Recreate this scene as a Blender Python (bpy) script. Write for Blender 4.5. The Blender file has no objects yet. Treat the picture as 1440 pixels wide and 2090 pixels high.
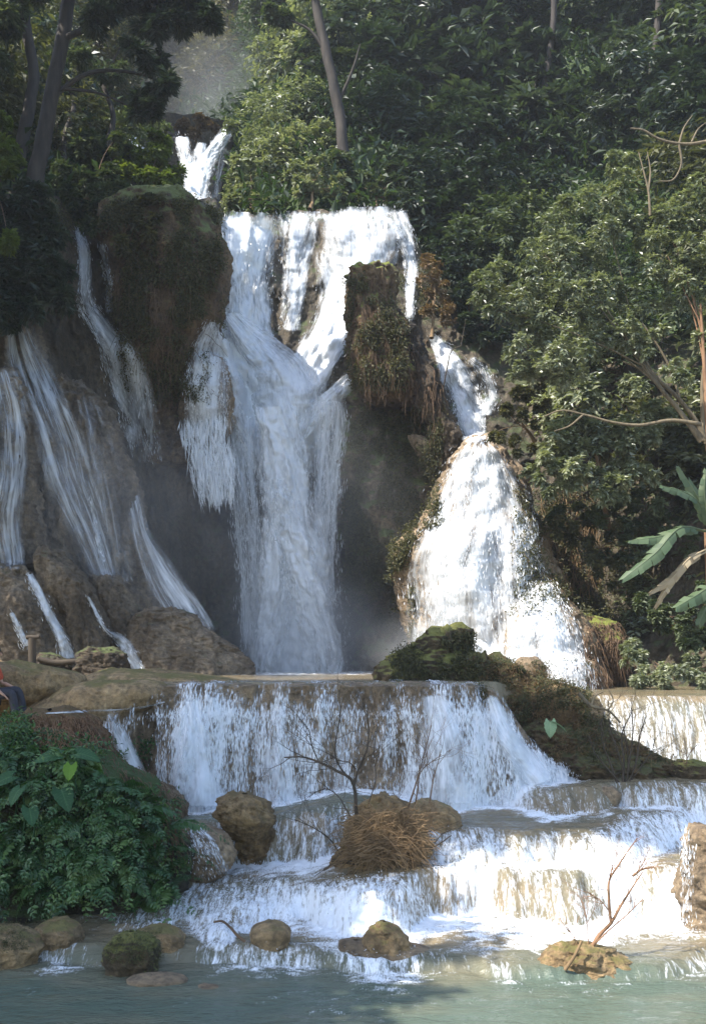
import bpy, bmesh, math, random
import numpy as np
from mathutils import Vector
from mathutils.bvhtree import BVHTree
R = math.radians
C = bpy.context.scene.collection
scn = bpy.context.scene
rng = np.random.default_rng(7)
random.seed(7)

# ------------------------------------------------------------------ camera, light, exposure
E = 3.2; F = 2200.0; HOR = 1340.0; CX = 720.0          # eye height, focal length and horizon in photo pixels
cd = bpy.data.cameras.new('camera'); cam = bpy.data.objects.new('camera', cd); C.objects.link(cam)
cam.location = (0, 0, E); cam.rotation_euler = (R(90), 0, 0)
cd.sensor_fit = 'VERTICAL'; cd.sensor_height = 24; cd.lens = 24*F/2090
cd.shift_y = (HOR-1045)/2090.0
cd.clip_start = .1; cd.clip_end = 600
scn.camera = cam

SUN = Vector((-.55, -.28, .79)).normalized()              # direction towards the sun
el = math.asin(SUN.z); az = math.atan2(SUN.x, SUN.y)
w = bpy.data.worlds.new("World"); scn.world = w; w.use_nodes = True
nt = w.node_tree
sky = nt.nodes.new('ShaderNodeTexSky'); sky.sky_type = 'NISHITA'; sky.sun_disc = False
sky.sun_elevation = el; sky.sun_rotation = az
bg = nt.nodes['Background']; bg.inputs['Strength'].default_value = .15
nt.links.new(sky.outputs[0], bg.inputs['Color'])
sl = bpy.data.lights.new('sun', 'SUN'); sl.energy = 3.8; sl.angle = R(.5); sl.color = (1, .95, .86)
so = bpy.data.objects.new('sun', sl); C.objects.link(so)
so.rotation_euler = (-SUN).to_track_quat('-Z', 'Y').to_euler(); so.location = (-20, 0, 60)
scn.view_settings.view_transform = 'Standard'; scn.view_settings.look = 'None'
scn.view_settings.exposure = 1.45; scn.view_settings.gamma = 1
cy = scn.cycles
cy.transparent_max_bounces = 24; cy.max_bounces = 7; cy.volume_bounces = 1; cy.diffuse_bounces = 4
cy.volume_step_rate = 4; cy.volume_max_steps = 64; cy.sample_clamp_indirect = 4; cy.use_denoising = True
cy.caustics_reflective = False; cy.caustics_refractive = False

# ------------------------------------------------------------------ maths helpers
_perm = np.random.default_rng(3).permutation(512).astype(np.int64)
_perm = np.concatenate([_perm, _perm, _perm, _perm])
_g = np.random.default_rng(5).normal(size=(512, 3)); _g /= np.linalg.norm(_g, axis=1)[:, None]
def pnoise(p):
    p = np.asarray(p, float); i = np.floor(p).astype(np.int64); f = p-i
    u = f*f*f*(f*(f*6-15)+10); i &= 511
    out = 0
    for dx in (0, 1):
        for dy in (0, 1):
            for dz in (0, 1):
                h = _perm[_perm[_perm[i[:, 0]+dx]+i[:, 1]+dy]+i[:, 2]+dz]
                g = _g[h]
                d = g[:, 0]*(f[:, 0]-dx)+g[:, 1]*(f[:, 1]-dy)+g[:, 2]*(f[:, 2]-dz)
                out = out+d*(u[:, 0] if dx else 1-u[:, 0])*(u[:, 1] if dy else 1-u[:, 1])*(u[:, 2] if dz else 1-u[:, 2])
    return out*1.5
def fbm(p, octv=5, gain=.5, ridge=False):
    p = np.asarray(p, float); a = 1.; s = 0; t = 0
    for k in range(octv):
        n = pnoise(p+k*17.3)
        if ridge: n = 1-2*np.abs(n)
        s = s+a*n; t += a; a *= gain; p = p*2.03
    return s/t
def at(px, py, Y):
    px, py, Y = np.broadcast_arrays(px, py, Y); return np.stack([(px-CX)/F*Y, Y, E+(HOR-py)/F*Y], -1)
def pt(px, py, Y): return Vector(((px-CX)/F*Y, Y, E+(HOR-py)/F*Y))
def sstep(x, a, b):
    t = np.clip((x-a)/(b-a), 0, 1); return t*t*(3-2*t)
def crspline(P, n):
    P = np.asarray(P, float); m = len(P)
    if m == 2: return P[0]+(P[1]-P[0])*np.linspace(0, 1, n)[:, None]
    seg = np.linalg.norm(np.diff(P[:, :2], axis=0), axis=1)+1e-6; t = np.concatenate([[0], np.cumsum(seg)])
    tang = np.gradient(P, t, axis=0); s = np.linspace(0, t[-1], n)
    k = np.clip(np.searchsorted(t, s, side='right')-1, 0, m-2); h = (t[k+1]-t[k])[:, None]; u = ((s-t[k])/(t[k+1]-t[k]))[:, None]
    return (2*u**3-3*u**2+1)*P[k]+(u**3-2*u**2+u)*h*tang[k]+(-2*u**3+3*u**2)*P[k+1]+(u**3-u**2)*h*tang[k+1]
def blur(a, n, ax):
    for _ in range(n):
        p = np.concatenate([np.take(a, [0], ax), a, np.take(a, [-1], ax)], ax)
        m = a.shape[ax]
        a = (np.take(p, range(0, m), ax)+2*np.take(p, range(1, m+1), ax)+np.take(p, range(2, m+2), ax))/4
    return a

# ------------------------------------------------------------------ object helpers
def mesh_np(name, V, Fc, mat=None, parent=None, smooth=True, uv=None, attrs=None):
    V = np.asarray(V, np.float32).reshape(-1, 3); Fc = np.asarray(Fc, np.int32); k = Fc.shape[1]
    me = bpy.data.meshes.new(name)
    me.vertices.add(len(V)); me.vertices.foreach_set('co', V.ravel())
    me.loops.add(Fc.size); me.loops.foreach_set('vertex_index', Fc.ravel())
    me.polygons.add(len(Fc)); me.polygons.foreach_set('loop_start', np.arange(0, Fc.size, k, dtype=np.int32))
    me.polygons.foreach_set('use_smooth', np.full(len(Fc), smooth))
    me.update(calc_edges=True)
    if uv is not None:
        l = me.uv_layers.new(name='UVMap'); l.data.foreach_set('uv', np.asarray(uv, np.float32)[Fc.ravel()].ravel())
    for k_, a in (attrs or {}).items():
        me.attributes.new(k_, 'FLOAT', 'POINT').data.foreach_set('value', np.asarray(a, np.float32).ravel())
    me.validate()
    if mat: me.materials.append(mat)
    o = bpy.data.objects.new(name, me); C.objects.link(o)
    if parent:
        o.parent = parent; o.matrix_parent_inverse.identity()
        if parent.location.length: o.matrix_parent_inverse = parent.matrix_basis.inverted()
    return o
def tag(o, label=None, cat=None, group=None, kind=None):
    for k, v in (('label', label), ('category', cat), ('group', group), ('kind', kind)):
        if v: o[k] = v
    return o
def thing(name, label, cat, loc=(0, 0, 0), group=None, rz=0):
    o = bpy.data.objects.new(name, None); C.objects.link(o); o.empty_display_size = .2
    o.location = loc; o.rotation_euler = (0, 0, rz); return tag(o, label, cat, group)
def copy_tree(o, parent=None):
    c = o.copy(); C.objects.link(c)
    if parent: c.parent = parent
    for ch in list(o.children): copy_tree(ch, c)
    return c
def gridf(nr, nc, wrap=False):
    r = np.arange(nr-1)[:, None]; c = np.arange(nc if wrap else nc-1)[None, :]; c2 = (c+1) % nc
    return np.stack([r*nc+c, r*nc+c2, (r+1)*nc+c2, (r+1)*nc+c], -1).reshape(-1, 4)
class MB:
    """collects pieces into one mesh"""
    def __init__(s): s.V = []; s.F = []; s.n = 0; s.A = {}
    def add(s, V, Fc, **at_):
        V = np.asarray(V, float).reshape(-1, 3); s.V.append(V); s.F.append(np.asarray(Fc)+s.n); s.n += len(V)
        for k, v in at_.items(): s.A.setdefault(k, []).append(np.broadcast_to(v, (len(V),)))
    def build(s, name, mat, parent=None, smooth=True):
        return mesh_np(name, np.concatenate(s.V), np.concatenate(s.F), mat, parent, smooth, attrs={k: np.concatenate(v) for k, v in s.A.items()})
def tube(P, r, k=6):
    P = np.asarray(P, float); n = len(P); r = np.broadcast_to(r, (n,))
    T = np.gradient(P, axis=0); T /= np.linalg.norm(T, axis=1)[:, None]+1e-9
    ref = np.array([.31, .17, .93]) if abs(T[0, 2]) < .9 else np.array([.9, .3, .1])
    A = np.cross(T, ref); A /= np.linalg.norm(A, axis=1)[:, None]+1e-9; B = np.cross(T, A)
    th = np.arange(k)/k*2*math.pi
    V = P[:, None]+r[:, None, None]*(A[:, None]*np.cos(th)[None, :, None]+B[:, None]*np.sin(th)[None, :, None])
    return V.reshape(-1, 3), gridf(n, k, True)

# ------------------------------------------------------------------ materials
def newmat(name):
    m = bpy.data.materials.new(name); m.use_nodes = True; n = m.node_tree
    for x in list(n.nodes): n.nodes.remove(x)
    out = n.nodes.new('ShaderNodeOutputMaterial'); return m, n, out
def N(n, t, **kw):
    x = n.nodes.new(t)
    for k, v in kw.items():
        if k.startswith('i_'):
            key = k[2:]; key = int(key) if key.isdigit() else key.replace('_', ' ')
            if hasattr(v, 'bl_rna') or isinstance(v, bpy.types.NodeSocket): n.links.new(v, x.inputs[key])
            else: x.inputs[key].default_value = v
        else: setattr(x, k, v)
    return x
def math_(n, op, a, b=None, clamp=False):
    x = n.nodes.new('ShaderNodeMath'); x.operation = op; x.use_clamp = clamp
    for i, v in enumerate((a, b)):
        if v is None: continue
        if isinstance(v, (int, float)): x.inputs[i].default_value = v
        else: n.links.new(v, x.inputs[i])
    return x.outputs[0]
def ramp(n, fac, stops):
    r = n.nodes.new('ShaderNodeValToRGB'); e = r.color_ramp.elements
    while len(e) < len(stops): e.new(.5)
    for i, (p, c) in enumerate(stops):
        e[i].position = p; e[i].color = (*c, 1) if len(c) == 3 else c
    n.links.new(fac, r.inputs[0]); return r.outputs[0]
def mixc(n, fac, a, b, mode='MIX'):
    x = n.nodes.new('ShaderNodeMix'); x.data_type = 'RGBA'; x.blend_type = mode
    for i, v in ((0, fac), (6, a), (7, b)):
        if isinstance(v, (int, float)): x.inputs[i].default_value = v
        elif isinstance(v, tuple): x.inputs[i].default_value = (*v, 1)
        else: n.links.new(v, x.inputs[i])
    return x.outputs[2]
def noise_(n, vec, scale, detail=5, rough=.55, dist=0):
    x = N(n, 'ShaderNodeTexNoise', i_Scale=scale, i_Detail=detail, i_Roughness=rough, i_Distortion=dist)
    if vec is not None: n.links.new(vec, x.inputs['Vector'])
    return x.outputs['Fac']
def mapped(n, src, sc):
    m = n.nodes.new('ShaderNodeMapping'); m.inputs['Scale'].default_value = sc; n.links.new(src, m.inputs[0]); return m.outputs[0]
def attr(n, name): return N(n, 'ShaderNodeAttribute', attribute_name=name).outputs['Fac']

def rock_mat(name, tan=(.30, .215, .125), brown=(.13, .085, .045), moss=(.055, .07, .018), mossy=.35, wet=.5, streak=3.):
    m, n, out = newmat(name)
    g = N(n, 'ShaderNodeNewGeometry'); P = g.outputs['Position']
    st = noise_(n, mapped(n, P, (streak, streak, .55)), 1.0, 7, .62)
    big = noise_(n, P, .55, 5); fine = noise_(n, P, 9., 8, .72)
    c = ramp(n, st, [(.3, brown), (.5, tuple((a+b)/2 for a, b in zip(tan, brown))), (.68, tan)])
    c = mixc(n, math_(n, 'MULTIPLY', ramp(n, big, [(.42, (0, 0, 0)), (.6, (1, 1, 1))]), .55), c, tuple(x*.35 for x in brown))
    c = mixc(n, .75, c, ramp(n, fine, [(.32, (.12, .11, .10)), (.5, (.8, .78, .75)), (.68, (1.5, 1.45, 1.35))]), 'MULTIPLY')
    nz = N(n, 'ShaderNodeSeparateXYZ'); n.links.new(g.outputs['Normal'], nz.inputs[0])
    mm = math_(n, 'ADD', math_(n, 'MULTIPLY', nz.outputs[2], .5), math_(n, 'ADD', noise_(n, P, 2.2, 6, .6), mossy-.5))
    mc = mixc(n, noise_(n, P, 14, 4), moss, tuple(x*2.1 for x in moss))
    c = mixc(n, ramp(n, mm, [(.62, (0, 0, 0)), (.8, (1, 1, 1))]), c, mc)
    bs = N(n, 'ShaderNodeBsdfPrincipled'); n.links.new(c, bs.inputs['Base Color'])
    n.links.new(ramp(n, st, [(.35, (.9-.45*wet,)*3), (.7, (.95-.2*wet,)*3)]), bs.inputs['Roughness'])
    h = math_(n, 'ADD', math_(n, 'MULTIPLY', st, 1.2), math_(n, 'MULTIPLY', fine, .8))
    b = N(n, 'ShaderNodeBump', i_Strength=.9, i_Distance=.16); n.links.new(h, b.inputs['Height']); n.links.new(b.outputs[0], bs.inputs['Normal'])
    n.links.new(bs.outputs[0], out.inputs[0]); return m
def white_shader(n, col=(.80, .83, .86)):
    d = N(n, 'ShaderNodeBsdfDiffuse', i_Color=(*col, 1)); t = N(n, 'ShaderNodeBsdfTranslucent', i_Color=(*col, 1))
    gl = N(n, 'ShaderNodeBsdfGlossy', i_Color=(1, 1, 1, 1), i_Roughness=.35)
    x = N(n, 'ShaderNodeMixShader', i_0=.3); n.links.new(d.outputs[0], x.inputs[1]); n.links.new(t.outputs[0], x.inputs[2])
    y = N(n, 'ShaderNodeMixShader', i_0=.06); n.links.new(x.outputs[0], y.inputs[1]); n.links.new(gl.outputs[0], y.inputs[2])
    return y.outputs[0]
def fall_mat(name, su=7., sv=.9, fu=34., fv=7., k1=2.0, k2=1.1, lo=.42, hi=.75):
    """falling water: white strands with gaps between them, along the flow (u across, v down, in metres)"""
    m, n, out = newmat(name)
    uv = N(n, 'ShaderNodeUVMap', uv_map='UVMap').outputs[0]
    n1 = noise_(n, mapped(n, uv, (su, sv, 1)), 1., 4, .6, .6); n2 = noise_(n, mapped(n, uv, (fu, fv, 1)), 1., 3, .6, .3)
    v = math_(n, 'ADD', attr(n, 'cov'), math_(n, 'ADD', math_(n, 'MULTIPLY', math_(n, 'SUBTRACT', n1, .5), k1), math_(n, 'MULTIPLY', math_(n, 'SUBTRACT', n2, .5), k2)))
    mr = N(n, 'ShaderNodeMapRange', interpolation_type='SMOOTHSTEP'); n.links.new(v, mr.inputs[0])
    mr.inputs[1].default_value = lo; mr.inputs[2].default_value = hi
    tr = N(n, 'ShaderNodeBsdfTransparent'); mx = N(n, 'ShaderNodeMixShader')
    n.links.new(mr.outputs[0], mx.inputs[0]); n.links.new(tr.outputs[0], mx.inputs[1])
    n.links.new(white_shader(n), mx.inputs[2]); n.links.new(mx.outputs[0], out.inputs[0]); return m
def drop_mat():
    m, n, out = newmat('water_drops'); n.links.new(white_shader(n, (.84, .86, .88)), out.inputs[0]); return m
def river_mat():
    m, n, out = newmat('river_water')
    uv = N(n, 'ShaderNodeUVMap', uv_map='UVMap').outputs[0]; P = N(n, 'ShaderNodeNewGeometry').outputs['Position']
    foam = attr(n, 'foam'); steep = attr(n, 'steep'); sh = attr(n, 'shallow')
    nflat = noise_(n, mapped(n, P, (3.0, 5.5, 5)), 1., 9, .7, 1.2)
    nface = noise_(n, mapped(n, uv, (15, 2.6, 1)), 1., 7, .68, .9); nfine = noise_(n, mapped(n, uv, (60, 16, 1)), 1., 4, .6, .6)
    mixn = N(n, 'ShaderNodeMix', data_type='FLOAT'); n.links.new(steep, mixn.inputs[0]); n.links.new(nflat, mixn.inputs[2]); n.links.new(nface, mixn.inputs[3])
    v = math_(n, 'ADD', foam, math_(n, 'ADD', math_(n, 'MULTIPLY', math_(n, 'SUBTRACT', mixn.outputs[0], .5), 1.9), math_(n, 'MULTIPLY', math_(n, 'SUBTRACT', nfine, .5), .9)))
    mr = N(n, 'ShaderNodeMapRange', interpolation_type='SMOOTHSTEP'); n.links.new(v, mr.inputs[0]); mr.inputs[1].default_value = .36; mr.inputs[2].default_value = .92
    deep = mixc(n, noise_(n, mapped(n, P, (.5, .9, 1)), 1., 4), (.07, .10, .078), (.11, .135, .10))
    tan = mixc(n, noise_(n, mapped(n, P, (2.3, 3.2, 2)), 1., 9, .7), (.07, .065, .042), (.36, .26, .15))
    sv = math_(n, 'ADD', sh, math_(n, 'MULTIPLY', math_(n, 'SUBTRACT', noise_(n, mapped(n, P, (.6, 1.3, 1)), 1., 4), .5), 1.4), True)
    base = mixc(n, sv, deep, tan)
    wv = noise_(n, mapped(n, P, (2.6, 6., 2)), 1., 5, .6, .8); wv2 = noise_(n, mapped(n, P, (9, 20, 5)), 1., 3, .6, .5)
    h = math_(n, 'ADD', wv, math_(n, 'MULTIPLY', wv2, .4)); h = math_(n, 'ADD', h, math_(n, 'MULTIPLY', math_(n, 'MULTIPLY', mixn.outputs[0], foam), 1.5))
    b = N(n, 'ShaderNodeBump', i_Strength=.5, i_Distance=.10); n.links.new(h, b.inputs['Height'])
    wt = N(n, 'ShaderNodeBsdfPrincipled', i_Roughness=.12, i_IOR=1.33); n.links.new(base, wt.inputs['Base Color']); n.links.new(b.outputs[0], wt.inputs['Normal'])
    fd = N(n, 'ShaderNodeBsdfDiffuse', i_Color=(.82, .84, .86, 1)); n.links.new(b.outputs[0], fd.inputs['Normal'])
    mx = N(n, 'ShaderNodeMixShader'); n.links.new(mr.outputs[0], mx.inputs[0]); n.links.new(wt.outputs[0], mx.inputs[1]); n.links.new(fd.outputs[0], mx.inputs[2])
    n.links.new(mx.outputs[0], out.inputs[0]); return m
def leaf_mat(name, dark, mid, light, trans=.25, rough=.58, spec=.5):
    m, n, out = newmat(name)
    rnd = attr(n, 'rnd'); oi = N(n, 'ShaderNodeObjectInfo').outputs['Random']
    f = math_(n, 'ADD', math_(n, 'MULTIPLY', rnd, .8), math_(n, 'MULTIPLY', oi, .2))
    c = ramp(n, f, [(.05, dark), (.5, mid), (.95, light)])
    bs = N(n, 'ShaderNodeBsdfPrincipled', i_Roughness=rough); n.links.new(c, bs.inputs['Base Color']); bs.inputs['Specular IOR Level'].default_value = spec
    t = N(n, 'ShaderNodeBsdfTranslucent'); n.links.new(mixc(n, 1., c, (1.6, 1.7, .7), 'MULTIPLY'), t.inputs[0])
    x = N(n, 'ShaderNodeMixShader', i_0=trans); n.links.new(bs.outputs[0], x.inputs[1]); n.links.new(t.outputs[0], x.inputs[2])
    n.links.new(x.outputs[0], out.inputs[0]); return m
def bark_mat(name, a, b, sc=6.):
    m, n, out = newmat(name); P = N(n, 'ShaderNodeTexCoord').outputs['Object']
    f = noise_(n, mapped(n, P, (sc, sc, sc*.25)), 1., 6, .65)
    bs = N(n, 'ShaderNodeBsdfPrincipled', i_Roughness=.85); n.links.new(ramp(n, f, [(.3, a), (.7, b)]), bs.inputs['Base Color'])
    bp = N(n, 'ShaderNodeBump', i_Strength=.6, i_Distance=.03); n.links.new(f, bp.inputs['Height']); n.links.new(bp.outputs[0], bs.inputs['Normal'])
    n.links.new(bs.outputs[0], out.inputs[0]); return m
def plain_mat(name, c, rough=.7):
    m, n, out = newmat(name); P = N(n, 'ShaderNodeTexCoord').outputs['Object']
    f = noise_(n, P, 18., 4)
    bs = N(n, 'ShaderNodeBsdfPrincipled', i_Roughness=rough); n.links.new(ramp(n, f, [(.3, tuple(x*.75 for x in c)), (.7, tuple(min(1, x*1.2) for x in c))]), bs.inputs['Base Color'])
    n.links.new(bs.outputs[0], out.inputs[0]); return m

M = {}
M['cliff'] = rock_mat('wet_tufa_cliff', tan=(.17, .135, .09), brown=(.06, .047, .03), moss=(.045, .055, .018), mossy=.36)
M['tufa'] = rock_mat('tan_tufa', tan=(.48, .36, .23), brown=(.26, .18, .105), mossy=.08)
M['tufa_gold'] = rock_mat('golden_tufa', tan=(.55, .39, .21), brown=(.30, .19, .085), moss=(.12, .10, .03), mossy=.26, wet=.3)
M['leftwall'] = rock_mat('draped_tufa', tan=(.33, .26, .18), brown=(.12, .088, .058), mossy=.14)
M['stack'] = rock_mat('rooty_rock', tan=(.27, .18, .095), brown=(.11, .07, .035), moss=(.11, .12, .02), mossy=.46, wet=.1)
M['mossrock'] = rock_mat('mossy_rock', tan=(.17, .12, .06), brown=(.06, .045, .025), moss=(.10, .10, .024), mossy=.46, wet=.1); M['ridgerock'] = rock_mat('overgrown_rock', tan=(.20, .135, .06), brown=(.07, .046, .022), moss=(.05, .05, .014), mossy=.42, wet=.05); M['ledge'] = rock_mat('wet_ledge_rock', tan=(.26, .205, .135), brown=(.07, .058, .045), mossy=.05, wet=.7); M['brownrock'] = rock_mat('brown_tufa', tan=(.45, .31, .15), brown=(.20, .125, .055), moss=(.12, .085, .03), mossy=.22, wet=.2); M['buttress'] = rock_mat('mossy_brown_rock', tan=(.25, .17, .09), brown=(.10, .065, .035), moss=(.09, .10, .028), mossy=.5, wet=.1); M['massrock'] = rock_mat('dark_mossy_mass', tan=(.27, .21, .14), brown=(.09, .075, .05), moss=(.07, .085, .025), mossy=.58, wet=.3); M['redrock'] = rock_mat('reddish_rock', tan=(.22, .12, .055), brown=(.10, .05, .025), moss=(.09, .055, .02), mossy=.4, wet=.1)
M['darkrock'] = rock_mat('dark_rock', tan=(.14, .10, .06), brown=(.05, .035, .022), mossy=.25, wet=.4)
M['ground'] = rock_mat('forest_soil', tan=(.07, .055, .03), brown=(.03, .025, .014), moss=(.03, .05, .012), mossy=.6, wet=0)
M['fall'] = fall_mat('falling_water', su=3.4, sv=.55, fu=16., fv=2.6, k1=1.7, k2=.8, lo=.2, hi=1.1); M['veil'] = fall_mat('veil_water', su=5, sv=.28, fu=22, fv=1.4, k1=1.7, k2=.8, lo=.2, hi=1.3)
M['curtain'] = fall_mat('ledge_water', su=4.2, sv=.75, fu=44., fv=8., k1=1.9, k2=1.9, lo=.28, hi=.95)
M['drops'] = drop_mat(); M['river'] = river_mat()
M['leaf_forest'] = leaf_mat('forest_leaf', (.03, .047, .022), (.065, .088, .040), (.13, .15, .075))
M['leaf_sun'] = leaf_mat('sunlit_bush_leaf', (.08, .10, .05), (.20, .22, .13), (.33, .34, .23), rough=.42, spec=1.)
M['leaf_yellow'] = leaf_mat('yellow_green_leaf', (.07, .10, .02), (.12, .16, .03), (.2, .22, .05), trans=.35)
M['leaf_dark'] = leaf_mat('dark_leaf', (.016, .028, .018), (.033, .05, .033), (.07, .09, .062), rough=.45)  # on the right slope this dark tone stands in for shade
M['leaf_ground'] = leaf_mat('undergrowth_leaf', (.015, .03, .014), (.03, .055, .02), (.05, .08, .03)); M['leaf_shade'] = leaf_mat('shade_toned_leaf', (.012, .024, .013), (.026, .042, .024), (.05, .07, .04), rough=.45); M['leaf_olive'] = leaf_mat('olive_leaf', (.04, .045, .018), (.09, .095, .04), (.16, .155, .08)); M['leaf_haze'] = leaf_mat('dry_hill_leaf', (.06, .06, .03), (.10, .09, .045), (.16, .14, .07))  # leaf_shade: forest leaf darkened to paint the slope's shade
M['leaf_dry'] = leaf_mat('dry_leaf', (.09, .055, .028), (.17, .105, .05), (.28, .19, .095), trans=.15, rough=.7)
M['leaf_moss'] = leaf_mat('cliff_plant_leaf', (.025, .03, .012), (.065, .065, .024), (.13, .115, .045), rough=.6)
M['fern'] = leaf_mat('fern_leaf', (.014, .042, .014), (.042, .10, .03), (.11, .18, .055), rough=.4)
M['taro'] = leaf_mat('taro_leaf', (.018, .055, .022), (.04, .10, .04), (.09, .17, .07), rough=.65, spec=.25)
M['taro_bright'] = leaf_mat('young_taro_leaf', (.1, .2, .012), (.12, .24, .015), (.15, .28, .02), trans=.4)
M['taro_pale'] = leaf_mat('pale_leaf', (.2, .3, .16), (.26, .36, .2), (.34, .42, .25), trans=.2)
M['banana'] = leaf_mat('banana_leaf', (.045, .08, .035), (.085, .125, .06), (.14, .17, .09), rough=.5, spec=.5)
M['banana_dry'] = leaf_mat('dry_banana_leaf', (.22, .16, .09), (.32, .24, .14), (.4, .32, .2), trans=.2, rough=.6)
M['bark'] = bark_mat('dark_bark', (.012, .009, .007), (.05, .038, .028)); M['bark_pale'] = bark_mat('pale_bark', (.07, .055, .035), (.22, .17, .10), 11.)
M['bark_red'] = bark_mat('reddish_bark', (.14, .07, .035), (.30, .17, .09)); M['twig'] = bark_mat('dead_twig', (.07, .042, .024), (.2, .12, .065))
M['twig_gold'] = bark_mat('dry_brush_stem', (.10, .06, .028), (.27, .175, .085)); M['twig_dark'] = bark_mat('dark_twig', (.02, .015, .01), (.07, .05, .032))

# ------------------------------------------------------------------ terrain: cliff and forest slope
def rbf_fit(ctrl):
    c = np.array(ctrl, float); X = c[:, :2]/300.; n = len(c)
    r = np.linalg.norm(X[:, None]-X[None], axis=2); K = np.where(r > 0, r*r*np.log(r+1e-9), 0)+np.eye(n)*.02
    A = np.zeros((n+3, n+3)); A[:n, :n] = K; A[:n, n] = 1; A[:n, n+1:] = X; A[n, :n] = 1; A[n+1:, :n] = X.T
    s = np.linalg.solve(A, np.concatenate([c[:, 2], np.zeros(3)]))
    def f(px, py):
        Q = np.stack([px, py], -1).reshape(-1, 2)/300.; o = np.empty(len(Q))
        for i in range(0, len(Q), 40000):
            r = np.linalg.norm(Q[i:i+40000, None]-X[None], axis=2)
            o[i:i+40000] = np.where(r > 0, r*r*np.log(r+1e-9), 0)@s[:n]+s[n]+Q[i:i+40000]@s[n+1:]
        return o.reshape(np.shape(px))
    return f
CLIFF = [(-600, 380, 24), (-600, 900, 22), (-600, 1420, 19), (-250, 420, 26), (-250, 900, 25), (-250, 1400, 22),
 (0, 400, 28), (0, 700, 27.5), (0, 1000, 26.5), (0, 1200, 25.6), (0, 1400, 24.5), (150, 430, 29.5), (150, 700, 29), (150, 900, 28.5), (150, 1100, 27.5), (150, 1400, 25.5),
 (300, 400, 31), (300, 600, 31), (300, 760, 31), (300, 900, 31), (300, 1100, 30.2), (300, 1250, 29), (300, 1400, 27.5),
 (440, 430, 32.5), (440, 600, 32), (430, 720, 31.6), (420, 880, 32.2), (420, 1000, 32.8), (420, 1200, 32), (420, 1400, 31),
 (560, 430, 33.8), (560, 600, 33.2), (560, 760, 32), (560, 850, 31.5), (600, 1000, 31.8), (600, 1200, 31.4), (600, 1400, 31),
 (700, 425, 33.8), (700, 600, 33), (690, 780, 31.4), (700, 900, 31.8), (715, 1000, 32.2), (715, 1100, 32.2), (715, 1400, 31.8),
 (840, 440, 34), (840, 600, 32.8), (830, 800, 31.5), (830, 850, 31.6), (800, 950, 31.3), (850, 1000, 31.4), (800, 1120, 31.0), (820, 1250, 31.2), (820, 1400, 31),
 (950, 600, 33.2), (950, 690, 31.8), (940, 800, 30.9), (950, 900, 30), (1050, 700, 32.4), (1030, 850, 31), (1100, 1000, 29.5), (1150, 1200, 28.6), (1200, 1400, 27.5),
 (1300, 700, 31.5), (1300, 1000, 28.5), (1300, 1250, 28), (1440, 1000, 27.5), (1440, 1400, 25.5), (1900, 700, 27), (1900, 1400, 23), (2200, 1000, 25)]
fc = rbf_fit(CLIFF)
def top_line(px):                                        # where the rock face ends and the wooded shelf begins
    return np.interp(px, [-600, -100, 120, 160, 240, 440, 460, 560, 700, 810, 840, 880, 1000, 1300, 2200], [380, 395, 400, 470, 440, 400, 440, 438, 427, 430, 470, 560, 640, 680, 700])+(4.5*np.sin(np.asarray(px)/21.)+3.5*np.sin(np.asarray(px)/8.3+1))*(np.abs(np.asarray(px)-640) < 210)
px = np.arange(-600, 2201, 3.5); T = np.linspace(0, 1, 330)
PX = np.broadcast_to(px, (len(T), len(px))); top = top_line(px)
PY = top+(1445-top)*T[:, None]
D = fc(PX, PY)
P = at(PX, PY, D).reshape(-1, 3)
nz = fbm(P*np.array([.55, .55, .22]), 5, .55, True)*.75+fbm(P*np.array([1.9, 1.9, .5]), 4, .55)*.30+fbm(P*4.5, 3)*.10
lip = sstep(T, 0, .05)[:, None]
D = D-nz.reshape(D.shape)*(.25+.75*lip)+(1-lip)**2*.5
cliffP = at(PX, PY, D)
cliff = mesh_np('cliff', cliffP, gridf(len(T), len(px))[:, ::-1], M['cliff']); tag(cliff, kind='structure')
ROCKS = [cliff]

HILL = [(-600, 400, 28), (-600, 0, 40), (-600, -400, 56), (0, 400, 30), (0, 200, 38), (0, 0, 46), (0, -400, 62), (200, 430, 33), (200, 250, 42), (200, 0, 54), (200, -400, 72),
 (330, 430, 43), (330, 290, 50), (330, 150, 62), (330, 0, 72), (330, -400, 86), (430, 440, 48), (430, 270, 51), (430, 200, 60), (430, 0, 74), (430, -400, 90),
 (520, 440, 39), (520, 250, 46), (520, 0, 60), (520, -400, 78), (640, 425, 36), (640, 200, 45), (640, 0, 52), (640, -400, 66),
 (850, 450, 35.5), (850, 200, 44), (850, 0, 50), (850, -400, 62), (1100, 640, 34), (1100, 400, 38), (1100, 100, 46), (1100, -400, 60), (1400, 680, 32), (1400, 300, 39), (1400, 0, 46), (1400, -400, 58), (2200, 700, 27), (2200, 200, 38), (2200, -400, 55)]
fh = rbf_fit(HILL)
px2 = np.arange(-600, 2201, 14.); T2 = np.linspace(0, 1, 130)
PX2 = np.broadcast_to(px2, (len(T2), len(px2))); PY2 = -420+(top_line(px2)+6+420)*T2[:, None]
D2 = fh(PX2, PY2); P2 = at(PX2, PY2, D2).reshape(-1, 3)
D2 = D2-(fbm(P2*.22, 5, .55)*2.2).reshape(D2.shape)*np.minimum(1, (1-T2)*6)[:, None]
# the last row runs down to the back of the cliff's lip so that the shelf behind the lip is closed
D2[-1] = np.interp(px2, px, D[0])
hillP = at(PX2, PY2, D2)
hill = mesh_np('forest_slope', hillP, gridf(len(T2), len(px2))[:, ::-1], M['ground']); tag(hill, kind='structure'); ROCKS.append(hill)

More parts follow.
